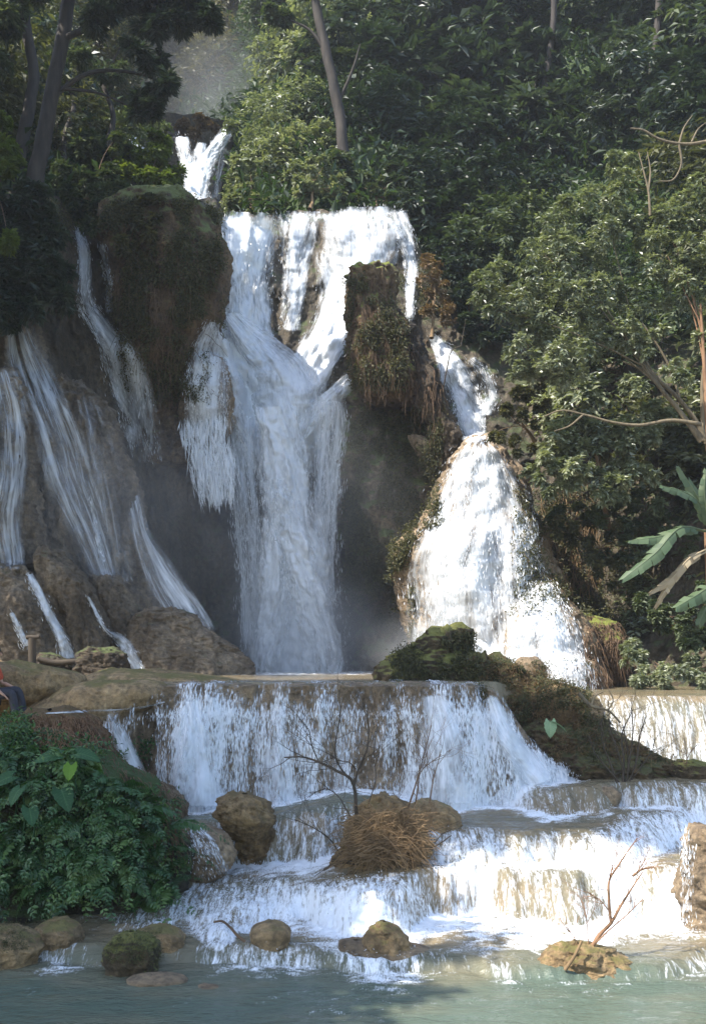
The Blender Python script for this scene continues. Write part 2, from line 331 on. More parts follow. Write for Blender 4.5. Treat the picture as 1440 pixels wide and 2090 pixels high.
# ------------------------------------------------------------------ rock bodies, lofted from their outlines
def loft(name, rows, d, thick, mat, label=None, cat='rock', parent=None, nth=72, nr=60, amp=.12, fr=2.2, seed=0, group=None, vst=.5, power=2.3, ridge=False, ext=.35):
    """rows: (py, left px, right px[, depth]) from top to bottom at depth d; a closed body with real thickness"""
    rows = [tuple(r)+((d,) if len(r) == 3 else ()) for r in rows]
    Rw = np.array(rows, float)
    if ext: Rw = np.vstack([Rw, Rw[-1]+[F/d*ext, 0, 0, 0]])
    s = np.linspace(Rw[0, 0], Rw[-1, 0], nr)
    s[1:-1] += 0
    def itp(k): return np.interp(s, Rw[:, 0], Rw[:, k])
    xl, xr, dd = (blur(itp(k)[:, None], 3, 0)[:, 0] for k in (1, 2, 3))
    xl[0], xr[0] = Rw[0, 1], Rw[0, 2]
    cx = ((xl+xr)/2-CX)/F*dd; hw = (xr-xl)/2/F*dd; z = E+(HOR-s)/F*dd
    mw = hw.max(); th = thick*(hw/mw)**.75
    a = np.arange(nth)/nth*2*math.pi; ca = np.cos(a); sa = np.sin(a)
    e = 2/power; ux = np.sign(sa)*np.abs(sa)**e; uy = np.sign(ca)*np.abs(ca)**e
    V = np.stack([cx[:, None]+hw[:, None]*ux, dd[:, None]-th[:, None]*uy, np.broadcast_to(z[:, None], (nr, nth))], -1)
    capt = np.stack([cx[0]+hw[0]*.05*ux, dd[0]-th[0]*.05*uy, np.full(nth, z[0]+.02*hw[0])], -1)[None]
    capm = np.stack([cx[0]+hw[0]*.6*ux, dd[0]-th[0]*.6*uy, np.full(nth, z[0]+.08*hw[0])], -1)[None]
    capb = np.stack([cx[-1]+hw[-1]*.05*ux, dd[-1]-th[-1]*.05*uy, np.full(nth, z[-1])], -1)[None]
    V = np.concatenate([capt, capm, V, capb]); n = len(V)
    Nn = np.stack([np.broadcast_to(ux, (n, nth)), np.broadcast_to(-uy, (n, nth)), np.zeros((n, nth))], -1).copy()
    Nn[:3, :, 2] += .8; Nn /= np.linalg.norm(Nn, axis=2)[..., None]
    q = V.reshape(-1, 3)+seed*31.7
    nz = fbm(q*np.array([fr, fr, fr*vst]), 5, .58)*amp*2.1+(fbm(q*np.array([fr*1.7, fr*1.7, fr*vst*1.7])+50, 4, .55, True)-.35)*amp*.9+fbm(q*fr*6+9, 4, .65)*amp*.5
    V = V+Nn*nz.reshape(n, nth, 1)
    o = mesh_np(name, V, gridf(n, nth, True), mat, parent)
    if parent is None: tag(o, label, cat, group)
    ROCKS.append(o); return o

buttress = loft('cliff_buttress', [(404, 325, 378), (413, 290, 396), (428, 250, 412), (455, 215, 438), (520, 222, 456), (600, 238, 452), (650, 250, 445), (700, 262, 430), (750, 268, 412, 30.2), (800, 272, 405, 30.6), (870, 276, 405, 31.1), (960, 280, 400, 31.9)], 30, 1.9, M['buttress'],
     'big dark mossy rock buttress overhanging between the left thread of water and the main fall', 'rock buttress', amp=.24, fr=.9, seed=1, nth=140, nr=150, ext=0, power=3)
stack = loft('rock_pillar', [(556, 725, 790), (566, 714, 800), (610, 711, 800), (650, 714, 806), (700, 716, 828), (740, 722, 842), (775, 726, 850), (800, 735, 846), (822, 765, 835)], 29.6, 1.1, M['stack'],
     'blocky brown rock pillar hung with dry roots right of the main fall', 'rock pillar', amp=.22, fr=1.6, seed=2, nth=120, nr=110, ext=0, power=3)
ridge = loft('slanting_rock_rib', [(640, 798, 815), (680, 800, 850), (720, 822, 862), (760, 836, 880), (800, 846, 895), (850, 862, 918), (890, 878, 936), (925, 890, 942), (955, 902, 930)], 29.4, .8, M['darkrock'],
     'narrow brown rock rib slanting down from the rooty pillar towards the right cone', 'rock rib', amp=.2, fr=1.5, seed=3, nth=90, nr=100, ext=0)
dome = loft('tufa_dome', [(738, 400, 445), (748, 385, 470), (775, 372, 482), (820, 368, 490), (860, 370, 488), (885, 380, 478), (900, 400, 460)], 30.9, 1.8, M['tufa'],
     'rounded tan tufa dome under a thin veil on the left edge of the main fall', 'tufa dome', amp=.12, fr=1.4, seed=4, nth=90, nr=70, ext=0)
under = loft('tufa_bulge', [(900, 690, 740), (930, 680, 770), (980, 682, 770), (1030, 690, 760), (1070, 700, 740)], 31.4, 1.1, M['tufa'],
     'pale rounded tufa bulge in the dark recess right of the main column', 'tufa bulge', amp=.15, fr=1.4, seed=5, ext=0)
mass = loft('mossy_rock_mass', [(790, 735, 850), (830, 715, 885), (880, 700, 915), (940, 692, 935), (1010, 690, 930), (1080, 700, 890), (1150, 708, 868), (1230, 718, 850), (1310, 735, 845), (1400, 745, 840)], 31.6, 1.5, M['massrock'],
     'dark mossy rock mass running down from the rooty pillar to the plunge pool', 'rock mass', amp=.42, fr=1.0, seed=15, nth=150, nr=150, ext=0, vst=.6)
slab = loft('rock_slab', [(892, 835, 860), (915, 845, 925), (940, 865, 930), (970, 885, 925), (990, 895, 915)], 29.4, .6, M['tufa'],
     'pale angular slab jutting under the slanting rock rib', 'rock slab', amp=.1, fr=2, seed=6, ext=0)
cone = loft('tufa_cone', [(898, 955, 1000), (915, 945, 1012), (940, 925, 1030), (980, 905, 1058), (1040, 888, 1082), (1075, 862, 1092), (1105, 830, 1098), (1130, 820, 1105), (1180, 820, 1116), (1260, 828, 1128), (1330, 836, 1135), (1400, 834, 1142)], 27.2, 2.3, M['tufa'],
     'tall sunlit tufa cone under spreading water right of the dark recess', 'tufa cone', amp=.28, fr=1.1, seed=7, nth=160, nr=160, vst=.3, power=2.2)
cone2 = loft('tufa_mound', [(1188, 1085, 1125), (1215, 1065, 1152), (1255, 1035, 1180), (1300, 1010, 1202), (1345, 998, 1218), (1400, 990, 1235)], 25.2, 1.7, M['tufa'],
     'lower rounded tufa mound under white water at the foot of the tall cone', 'tufa mound', amp=.16, fr=1.4, seed=8, nth=120, nr=90, vst=.4)
cone3 = loft('tufa_mound', [(1338, 1120, 1180), (1352, 1105, 1212), (1380, 1098, 1232), (1412, 1096, 1240)], 23.9, .9, M['tufa'],
     'small low tufa mound in front of the lower rounded one, wet and white', 'tufa mound', amp=.08, fr=2, seed=9)
chip = loft('rock', [(1378, 1226, 1231), (1392, 1223, 1238), (1408, 1221, 1242)], 23.5, .12, M['darkrock'], 'small dark pointed rock standing at the foot of the wet mound', amp=.03, fr=5, seed=10, nth=24, nr=20)
brushside = loft('rooty_bank', [(1255, 1190, 1205), (1275, 1185, 1250), (1310, 1190, 1275), (1360, 1205, 1270), (1405, 1215, 1260)], 25.6, .9, M['stack'],
     'brown bank matted with dead stems beside the lower tufa mound', 'rock bank', amp=.15, fr=2, seed=11)
roundb = loft('boulder', [(1342, 1062, 1095), (1350, 1048, 1106), (1370, 1042, 1113), (1400, 1042, 1114)], 22.6, .4, M['tufa'], 'smooth wet round boulder between the mossy mound and the lower tufa mound', 'boulder', amp=.03, fr=3, seed=12, nth=40, nr=30)

# draped tufa of the left wall
LW = [([(640, 10, 60), (700, 0, 80), (780, 20, 105), (860, 45, 135), (940, 70, 165), (1020, 95, 200), (1100, 120, 228), (1180, 150, 250), (1240, 180, 262), (1300, 200, 275)], 27.4, 1.1, 'long slanting tufa drape left of the first thin cascade'),
      ([(790, 120, 170), (830, 115, 205), (880, 130, 232), (940, 150, 255), (1000, 175, 268), (1060, 195, 280), (1120, 205, 292), (1180, 215, 310), (1250, 225, 330)], 27.8, 1.2, 'bulging tan tufa drape in the middle of the left wall'),
      ([(770, -70, 30), (830, -80, 60), (900, -80, 72), (980, -70, 80), (1060, -70, 88), (1130, -80, 100)], 26.2, 1.3, 'rough tufa drape at the far left edge of the wall'),
      ([(1165, -30, 60), (1185, -50, 85), (1220, -55, 112), (1260, -60, 130), (1310, -50, 148), (1370, -40, 158)], 24.6, 1.1, 'dark rounded rock lobe beside the wooden post'),
      ([(1125, 85, 120), (1150, 80, 150), (1200, 95, 185), (1250, 120, 205), (1300, 140, 220), (1345, 150, 225), (1375, 155, 222)], 25.0, .9, 'brown slanting rock lobe between two small white rivulets'),
      ([(1180, 190, 240), (1215, 195, 265), (1260, 215, 285), (1300, 230, 292), (1375, 235, 295)], 25.8, .8, 'narrow brown rock lobe left of the big round boulder'),
      ([(1245, 300, 370), (1258, 280, 400), (1285, 262, 430), (1310, 258, 460), (1335, 258, 495), (1360, 262, 515), (1390, 265, 528)], 25.4, 1.3, 'big smooth brown boulder mass left of the main fall basin')]
for i, (rw, d, th, lb) in enumerate(LW):
    loft('tufa_drape' if i < 3 else 'rock_lobe', rw, d, th, M['leftwall'], lb, 'rock formation', amp=.30 if i < 3 else .16, fr=1.9, seed=20+i, nth=130, nr=130, vst=.22)

# ------------------------------------------------------------------ the river: stepped water surface
def ledge_plan(ctrl):
    c = np.array(ctrl, float); Y = (E-c[:, 2])*F/(c[:, 1]-HOR); X = (c[:, 0]-CX)/F*Y
    o = np.argsort(X); return np.column_stack([X, Y, c[:, 3:]])[o]
#        px, py of the lip, z of the lip, drop, run, foam on the face, foam apron
LA = ledge_plan([(-500, 1905, .12, .12, .4, .2, .2), (0, 1900, .12, .12, .4, .15, .1), (130, 1922, .12, .12, .35, .5, .5), (230, 1930, .12, .12, .3, .15, .1), (400, 1925, .12, .12, .3, .15, .1), (450, 1925, .12, .12, .35, .62, .6), (630, 1928, .12, .12, .35, .62, .6), (710, 1945, .12, .12, .3, .1, .05), (960, 1945, .12, .12, .3, .2, .1), (1030, 1958, .12, .12, .3, .55, .45), (1090, 1962, .12, .12, .3, .1, .1), (1300, 1960, .12, .12, .3, .3, .2), (1450, 1935, .12, .12, .4, .5, .5), (2100, 1935, .12, .12, .4, .5, .5)])
LB = ledge_plan([(-500, 1850, .2, .05, .4, .1, .1), (150, 1860, .2, .05, .4, .2, .15), (400, 1790, .34, .17, 1.3, .62, .45), (520, 1785, .38, .2, 1.2, .75, .5), (640, 1790, .52, .36, .7, .95, .75), (760, 1785, .62, .46, .55, .95, .95), (850, 1775, .65, .5, .5, .62, .95), (900, 1768, .65, .5, .5, .45, .95), (1010, 1768, .65, .5, .45, .4, .95), (1100, 1770, .65, .5, .45, .5, .95), (1240, 1775, .65, .5, .4, .55, .95), (1320, 1780, .65, .5, .4, .55, .8), (1370, 1770, .68, .53, .55, .95, .8), (2100, 1770, .68, .53, .5, .7, .7)])
LC = ledge_plan([(-500, 1668, .95, .6, .4, .5, .5), (380, 1668, .95, .6, .45, .5, .7), (440, 1668, .95, .6, .45, .65, .8), (500, 1668, .95, .6, .35, .4, .9), (590, 1668, .95, .6, .35, .52, .9), (700, 1668, .95, .6, .35, .6, .9), (800, 1672, .95, .5, .5, .5, .6), (930, 1690, .95, .3, .5, .75, .8), (1050, 1694, .95, .3, .45, .62, .95), (1200, 1690, .95, .3, .6, .8, .9), (1300, 1655, 1.0, .35, .8, .8, .6), (1440, 1640, 1.0, .35, .8, .85, .6), (2100, 1640, 1.0, .35, .8, .7, .5)])
LD = ledge_plan([(-500, 1610, 1.2, .0, .3, 0, 0), (840, 1612, 1.2, .0, .3, 0, 0), (890, 1600, 1.25, .25, .4, .55, .8), (960, 1592, 1.25, .3, .35, .55, .8), (1040, 1596, 1.25, .3, .35, .5, .9), (1120, 1608, 1.25, .3, .5, .42, .7), (1210, 1612, 1.25, .3, .6, .36, .6), (1260, 1602, 1.25, .3, .25, .55, .7), (1440, 1606, 1.25, .3, .3, .6, .8), (2100, 1606, 1.25, .3, .3, .5, .6)])
LE = np.array([(-20, 17.9, 1.85, .4, 0, 0), (2.2, 17.9, 1.85, .4, .0, .0), (3.0, 18.6, 1.5, .5, .3, .1), (3.9, 19.3, 1.25, .7, .5, .5), (4.5, 19.25, 1.25, .9, .62, .9), (6.5, 19.2, 1.25, .9, .5, .95), (20, 19.2, 1.25, .8, .7, .8)])
xs = np.concatenate([np.arange(-16, -6, .12), np.arange(-6, 7, .028), np.arange(7, 16, .12)])
ys = np.concatenate([np.arange(3, 9.3, .10), np.arange(9.3, 11, .03), np.arange(11, 17.3, .021), np.arange(17.3, 20, .03), np.arange(20, 34, .25)])
XX, YY = np.meshgrid(xs, ys)
Pn = np.stack([XX, YY, 0*XX], -1).reshape(-1, 3)
wob = (fbm(Pn*np.array([1.1, .5, 1]), 4)*.55).reshape(XX.shape); wob2 = (fbm(Pn*np.array([4., 1.5, 1])+9, 3)*.16).reshape(XX.shape); wob3 = (fbm(np.stack([XX.ravel()*.75, 0*XX.ravel()+2.7, 0*XX.ravel()], -1), 3)*.9).reshape(XX.shape); wnz = (fbm(np.stack([XX.ravel()*.9, 0*XX.ravel()+8.1, 0*XX.ravel()], -1), 3)).reshape(XX.shape)
Z = np.zeros_like(XX); foam = np.zeros_like(XX); steep = np.zeros_like(XX); own = np.zeros(XX.shape, int)
fn = (fbm(Pn*np.array([.9, 1.6, 1])+40, 4)).reshape(XX.shape)
for k, L in enumerate((LA, LB, LC, LD, LE)):
    g = [np.interp(xs, L[:, 0], L[:, j])[None, :] for j in range(1, 6)]
    Yl, h, wd, cv, ap = g
    if k == 4: h = np.interp(xs, [-20, 2.4, 3.9, 20], [2.78, 2.78, 2.5, 2.5])[None, :]-Z[np.searchsorted(ys, 17.35)][None, :]
    amp = .5 if k == 0 else 1. if k < 4 else .6
    if k in (1, 2, 3): wd = wd*np.clip(1.45+2.2*wnz*(1 if k != 2 else -1), .55, 2.6); Yl = Yl+wob3*(.55 if k == 1 else -.45 if k == 2 else .35)+.15
    t = (YY+(wob+wob2)*amp-(Yl-wd))/wd
    tc = np.clip(t, 0, 1); s = 1-(1-tc)**2.2
    Z += h*s
    inface = ((t > 0) & (t < 1.02)).astype(float)
    below = np.clip(-t*wd, 0, None)
    ln = np.where(h > .3, .75, .4)*(.6+1.3*np.clip(ap, 0, 1))
    f = np.where(t <= 0, ap*np.exp(-(below/ln)**1.3)*1.05*(h > .02), np.where(t < 1, cv*(1-.55*tc**2), cv*.5*np.exp(-(t-1)*wd/.15)))
    foam = np.maximum(foam, f); steep = np.maximum(steep, sstep(t, -.15, .1)*(1-sstep(t, .9, 1.1))*(h > .1))
    own[(t > -.02) & (t < 1.0) & (h > .2)] = k+1
foam = foam+np.where((foam > .05) & (steep < .5), fn*.5, 0)
foam = np.maximum(foam, np.where(YY > 9.8, .10, -.05)+fn*.25*(YY > 10.2))
cb_x = (np.array([120, 205, 235, 300, 340, 380, 520, 720, 920, 1020, 1085, 1160, 1200.])-CX)/F*17; cb_y = np.array([16.1, 16.1, 16.15, 16.7, 16.35, 16.1, 16.3, 16.4, 16.1, 16.35, 16.6, 16.9, 17.2])
cby = np.interp(xs, cb_x, cb_y)[None, :]+fn*.25; inx = ((xs > cb_x[0]) & (xs < cb_x[-1]))[None, :]
foam = np.maximum(foam, inx*np.where(YY < cby, np.exp(-((np.clip(cby-YY, 0, None))/.42)**1.3), (YY < cby+.5))*(.95+fn*.5))
foam = np.maximum(foam, sstep(YY, 22, 26)*np.exp(-((XX+1.2)/2.6)**4)*(.6+fn*.7))
# churning surface and ripples
q = np.stack([XX, YY, Z], -1).reshape(-1, 3)
Z += (fbm(q*np.array([5, 5, 3.]), 5, .6)).reshape(XX.shape)*.075*np.clip(foam, 0, 1)+(fbm(q*np.array([2.2, 5, 1.]), 4, .5)).reshape(XX.shape)*.018
Z += (fbm(q*np.array([1.1, 1.5, .5])+77, 4, .5)).reshape(XX.shape)*.10*sstep(YY, 10.8, 11.8)*(1-sstep(YY, 16, 17))
shallow = np.clip(sstep(YY, 9.9, 12.0)*.85-.1, 0, 1)*np.where(Z > 2.4, 1.1, 1)
shallow = np.where((YY > 15.1) & (YY < 16.3) & (XX < 1) & (Z < 1.2), .35, shallow)
def river_u(): return XX
vlen = np.concatenate([np.zeros((1, XX.shape[1])), np.cumsum(np.hypot(np.diff(YY, axis=0), np.diff(Z, axis=0)), axis=0)])
RV = np.stack([XX, YY, Z], -1).reshape(-1, 3); RF = gridf(len(ys), len(xs)); RUV = np.stack([XX.ravel(), vlen.ravel()], -1)
fo = own.ravel()[RF].max(axis=1); fxm = XX.ravel()[RF].mean(axis=1); fym = YY.ravel()[RF].mean(axis=1)
def sub_river(name, mask):
    f = RF[mask]; idx, inv = np.unique(f.ravel(), return_inverse=True)
    return mesh_np(name, RV[idx], inv.reshape(f.shape), M['river'], None, True, RUV[idx], {'foam': foam.ravel()[idx], 'steep': steep.ravel()[idx], 'shallow': shallow.ravel()[idx]})
def pxx(p, Y): return (p-CX)/F*Y
groups = [('cascade', (fo == 2) & (fxm > pxx(600, 12.8)), 'long low white cascade nearest the lower pool, behind the bare sapling'),
          ('cascade', (fo == 3) & (fxm > -2.6) & (fxm < pxx(800, 15)), 'low cascade over tan rock between the ferns and the brush covered boulder'),
          ('cascade', (fo == 3) & (fxm >= pxx(800, 15)), 'broken white cascade crossing the middle terrace right of the brush covered boulder'),
          ('cascade', (fo == 4) & (fxm > pxx(860, 16.4)), 'thin fringe of water over the sill in front of the dead shrub'),
          ('cascade', (fo == 5) & (fxm > 3.3), 'sunlit white cascade right of the mossy ridge, below the leafy bank')]
rest = np.ones(len(RF), bool)
for nm, mk, lb in groups:
    tag(sub_river(nm, mk), lb, 'cascade'); rest &= ~mk
tag(sub_river('water', rest), kind='structure')
def water_z(x, y):
    i = np.clip(np.searchsorted(ys, y), 0, len(ys)-1); j = np.clip(np.searchsorted(xs, x), 0, len(xs)-1); return float(Z[i, j])

# the big ledge: curtain of water over an undercut tufa wall
cpx = np.array([120, 170, 205, 235, 262, 300, 340, 380, 440, 520, 620, 720, 820, 920, 985, 1020, 1050, 1085, 1120, 1160, 1200.])
lz = np.array([2.30, 2.30, 2.34, 2.42, 2.60, 2.76, 2.8, 2.8, 2.8, 2.8, 2.8, 2.8, 2.8, 2.8, 2.78, 2.66, 2.35, 1.95, 1.68, 1.5, 1.32])
ly = np.array([16.4, 16.5, 16.6, 16.75, 16.95, 17.0, 16.95, 16.9, 16.9, 16.95, 17.0, 17.0, 16.95, 16.95, 17.0, 17.1, 17.2, 17.3, 17.35, 17.4, 17.4])
bz = np.array([1.0, .95, .9, .9, .9, .9, .92, .92, .92, .92, .92, .92, .92, .95, 1.0, 1.05, 1.1, 1.15, 1.2, 1.2, 1.2])
cvp = np.array([.1, .15, .3, .62, .30, .18, .5, .92, .74, .58, .56, .46, .44, .78, .80, .62, .66, .80, .9, .9, .7])
run = np.array([.35, .4, .5, .6, .45, .25, .55, .8, .7, .6, .6, .6, .65, .85, .8, .7, .75, .7, .6, .5, .3])
fine = np.linspace(120, 1200, 560)
def ci(a): return np.interp(fine, cpx, a)
LX = (fine-CX)/F*17.0; NT = 110; tt = np.linspace(0, 1, NT)
def curtain(inset, noise_a, seed):
    z0, y0, b0, rn = ci(lz), ci(ly), ci(bz), ci(run)
    z0 = blur(z0[:, None], 8, 0)[:, 0]; y0 = blur(y0[:, None], 8, 0)[:, 0]+fbm(np.stack([LX*.95, LX*0+3.3, LX*0], -1), 4)*.55
    V = np.zeros((NT, len(fine), 3)); a = tt[:, None]
    flat = np.clip(a/.18, 0, 1); drop = np.clip((a-.18)/.82, 0, 1)
    o = -1.0*(1-flat)+rn*(1-(1-drop)**2)*.75+rn*.25*drop
    zz = z0-.03*flat-(z0-b0)*(drop**1.25)*1.02
    if inset is not None: o = o-.06-inset*np.sin(np.clip(drop*1.15, 0, 1)*math.pi*.8)
    if inset is not None: zz = zz-.03-.15*sstep(drop, .9, 1)
    V[..., 0] = LX; V[..., 1] = y0-o; V[..., 2] = zz
    q = V.reshape(-1, 3)
    nz = (fbm(q*np.array([2.2, 1.5, .6])+seed, 4, .55)*noise_a+fbm(q*np.array([9, 4, 2.2])+seed, 3, .55)*noise_a*.35).reshape(NT, -1)
    V[..., 1] -= nz*(.2+.8*sstep(drop, 0, .2)); V[..., 2] += nz*.3*(1-drop)
    return V, drop
Vc, drp = curtain(None, .16, 3)
edge = sstep(fine, 120, 150)*(1-sstep(fine, 1170, 1200))
covm = np.interp(fine, cpx, cvp)[None, :]*(.38+.62*sstep(drp, .02, .35))+.12*sstep(drp, .75, 1)
# a dark gap behind the drips at the left of the curtain
gap = np.exp(-((fine-305)/30)**2)[None, :]*sstep(drp, .3, .55); covm = covm-.25*gap
covm = (covm+.24*(fbm(np.stack([np.broadcast_to(LX*2.1, Vc.shape[:2]), Vc[..., 2]*.5, 0*Vc[..., 0]], -1).reshape(-1, 3), 4).reshape(Vc.shape[:2])*2))*edge-(1-edge)
vl = np.concatenate([np.zeros((1, len(fine))), np.cumsum(np.linalg.norm(np.diff(Vc, axis=0), axis=2), axis=0)])
led = mesh_np('ledge_waterfall', Vc, gridf(NT, len(fine)), M['curtain'], None, True, np.stack([np.broadcast_to(LX, vl.shape).ravel(), vl.ravel()], -1), {'cov': covm})
tag(led, 'broad low curtain of white water over the straight ledge in mid river', 'waterfall')
Vr, _ = curtain(.42, .22, 8)
ledrock = mesh_np('tufa_ledge', Vr, gridf(NT, len(fine)), M['tufa']); tag(ledrock, kind='structure'); ROCKS.append(ledrock)

# banks and boulders in and beside the river
leftbank = loft('tufa_shelf', [(1366, -260, 130), (1374, -300, 168), (1400, -320, 176), (1425, -330, 150), (1445, -330, 80), (1480, -330, 40)], 17.6, .9, M['tufa_gold'], 'flat topped golden tufa shelf at the left edge where the person rests', 'rock shelf', amp=.10, fr=2, seed=40, nth=120, nr=50)
lowshelf = loft('tufa_shelf', [(1394, 170, 330), (1404, 130, 346), (1420, 105, 345), (1438, 70, 325), (1452, 40, 300), (1475, 20, 262), (1510, 20, 255)], 17.35, .75, M['tufa_gold'], 'sloping golden shelf between the flat topped shelf and the ledge curtain', 'rock shelf', amp=.05, fr=2.4, seed=47, nth=110, nr=50)
shelf2 = loft('tufa_shelf', [(1372, 200, 350), (1380, 170, 470), (1392, 165, 500), (1404, 160, 470)], 19.0, 1.0, M['tufa_gold'], 'low golden sill of tufa just behind the left end of the ledge curtain', 'rock shelf', amp=.05, fr=3, seed=41, nth=90, nr=20)
redbank = loft('grassy_rock', [(1452, 50, 150), (1466, 20, 190), (1500, 0, 215), (1560, -20, 245), (1640, -30, 300), (1700, -40, 320)], 15.6, .8, M['redrock'], 'reddish brown grassy rock between the tufa shelf and the fern mound', 'rock', amp=.12, fr=2.4, seed=42, nth=90, nr=60)
fernbank = loft('fern_mound', [(1500, -60, 120), (1540, -140, 215), (1590, -200, 300), (1650, -240, 345), (1720, -260, 368), (1790, -270, 376), (1850, -280, 360)], 13.5, 1.0, M['ground'], 'earth mound packed with dark green ferns at the lower left bank', 'bank mound', amp=.14, fr=1.6, seed=43, nth=110, nr=70)
mossm = loft('mossy_mound', [(1278, 880, 935), (1286, 868, 962), (1305, 850, 968), (1325, 825, 962), (1345, 795, 975), (1365, 775, 990), (1392, 765, 1010)], 19.4, .75, M['mossrock'], 'green mossy mound perched on the right end of the broad ledge', 'mossy rock', amp=.16, fr=2.2, seed=44, nth=110, nr=70)
mridge = loft('mossy_ridge', [(1345, 950, 1000, 19.0), (1365, 960, 1055, 19.0), (1400, 985, 1130, 18.9), (1425, 1010, 1185, 18.7), (1460, 1040, 1215, 18.5), (1500, 1050, 1255, 18.2), (1530, 1075, 1300, 18.0), (1555, 1110, 1385, 17.8), (1572, 1140, 1400, 17.7), (1590, 1150, 1400, 17.6)], 18.4, .9, M['ridgerock'], 'long dark mossy ridge sloping down right from the ledge to the shrub', 'mossy rock', amp=.26, fr=2.2, seed=45, nth=130, nr=110, ext=.2)
mtop = loft('mossy_rock', [(1396, 1128, 1150), (1404, 1105, 1180), (1425, 1095, 1215), (1450, 1090, 1225)], 18.3, .5, M['tufa_gold'], 'golden sunlit knob on the mossy ridge below the tufa mound', 'mossy rock', amp=.08, fr=3, seed=46)
BO = [([(1624, 475, 520, 14.6), (1636, 452, 538, 14.6), (1662, 446, 552, 14.6), (1690, 466, 554, 14.7), (1712, 484, 552, 14.95), (1750, 494, 548, 15.1)], 14.7, .38, 'brownrock', 'golden boulder with a dark hollow below it in the middle of the low cascade', .08),
      ([(1628, 770, 800), (1640, 745, 830), (1670, 722, 858), (1700, 702, 872), (1740, 692, 872), (1772, 695, 850)], 13.9, .55, 'brownrock', 'big brown boulder buried under a tangle of dead brush', .09),
      ([(1636, 855, 890), (1645, 842, 915), (1670, 835, 938), (1700, 840, 945)], 14.5, .35, 'tufa_gold', 'smaller golden boulder half behind the brush covered boulder', .05),
      ([(1690, 1412, 1500), (1720, 1398, 1540), (1770, 1388, 1580), (1830, 1380, 1600), (1890, 1374, 1610)], 12.5, .5, 'tufa', 'rough wet tufa boulder in the cascade at the right edge', .07),
      ([(1874, 770, 800), (1884, 755, 815), (1905, 742, 832), (1935, 730, 842)], 11.3, .22, 'tufa_gold', 'small mossy topped rock in the middle of the lower sill', .05),
      ([(1912, 690, 760), (1925, 678, 880), (1945, 672, 910), (1955, 690, 900)], 11.35, .3, 'tufa', 'flat pale rock spreading around the small mossy topped one', .03),
      ([(1894, 250, 285), (1905, 232, 310), (1930, 215, 328), (1962, 206, 332), (1975, 215, 330)], 11.0, .28, 'mossrock', 'low rock covered in dark green moss in the lower left pool', .06),
      ([(1880, 300, 345), (1890, 278, 370), (1910, 268, 385), (1930, 270, 390)], 11.6, .25, 'tufa_gold', 'tan rock right behind the dark green moss covered rock', .04),
      ([(1870, 100, 140), (1880, 72, 165), (1900, 66, 177), (1925, 70, 175)], 11.7, .3, 'tufa_gold', 'rounded tan rock at the foot of the fern mound', .05),
      ([(1886, -60, 40), (1900, -90, 75), (1925, -100, 105), (1950, -100, 95)], 11.35, .4, 'tufa_gold', 'broad mossy tan rock at the lower left edge', .06),
      ([(1874, 530, 575), (1882, 512, 592), (1900, 505, 600), (1922, 508, 596)], 11.6, .25, 'tufa_gold', 'rounded tan rock beside the driftwood in the lower sill', .03),
      ([(1980, 285, 335), (1986, 250, 385), (1992, 250, 392)], 10.65, .2, 'tufa', 'flat pale rock barely above the water in front of the moss covered rock', .02),
      ([(2003, 405, 440), (2008, 385, 462), (2014, 385, 470)], 10.45, .15, 'tufa', 'lowest flat rock breaking the lower pool surface', .02),
      ([(1924, 1150, 1195), (1932, 1128, 1230), (1950, 1110, 1270), (1970, 1098, 1300), (1986, 1092, 1312)], 11.0, .3, 'tufa_gold', 'golden brown rock carrying the bare sapling in the lower right pool', .07),
      ([(1552, 1385, 1420), (1560, 1372, 1460), (1575, 1368, 1480), (1590, 1372, 1480)], 17.0, .35, 'mossrock', 'small dark mossy rock in the stream at the right edge', .05),
      ([(1596, 300, 330), (1605, 285, 350), (1625, 290, 372), (1640, 300, 378)], 15.6, .3, 'tufa', 'brown rock at the foot of the curtain beside the fern mound', .05),
      ([(1685, 375, 420), (1700, 365, 455), (1740, 362, 480), (1775, 360, 470), (1800, 365, 440)], 14.2, .4, 'tufa', 'smooth tan rock under white water at the right of the fern mound', .05),
      ([(1325, 175, 240), (1335, 160, 258), (1355, 158, 262), (1372, 160, 262)], 20.5, .4, 'darkrock', 'squarish dark boulder below the left wall behind the tufa shelf', .06),
      ([(1335, 85, 110), (1345, 75, 135), (1365, 72, 150)], 20.6, .3, 'darkrock', 'small dark rock beside the wooden post', .05),
      ([(1606, 1215, 1250), (1616, 1195, 1262), (1632, 1190, 1260)], 16.2, .3, 'tufa', 'brown sill rock under the roots of the dead shrub', .04)]
for i, (rw, d, th, mt, lb, am) in enumerate(BO):
    if 4 <= i < 13: rw = [(r_[0]+10-.4*(r_[0]-rw[0][0])*.5, (r_[1]+r_[2])/2-(r_[2]-r_[1])*.43, (r_[1]+r_[2])/2+(r_[2]-r_[1])*.43) for r_ in rw]; am *= .75
    loft('boulder' if i in (0, 1, 2, 3, 18) else 'rock', rw, d, th, M[mt], lb, 'boulder' if i in (0, 1, 2, 3, 18) else 'rock', amp=am*1.2, fr=3.2, seed=50+i, nth=110, nr=76, vst=.9)
ROCK = {o['label']: o for o in ROCKS if o.get('label')}

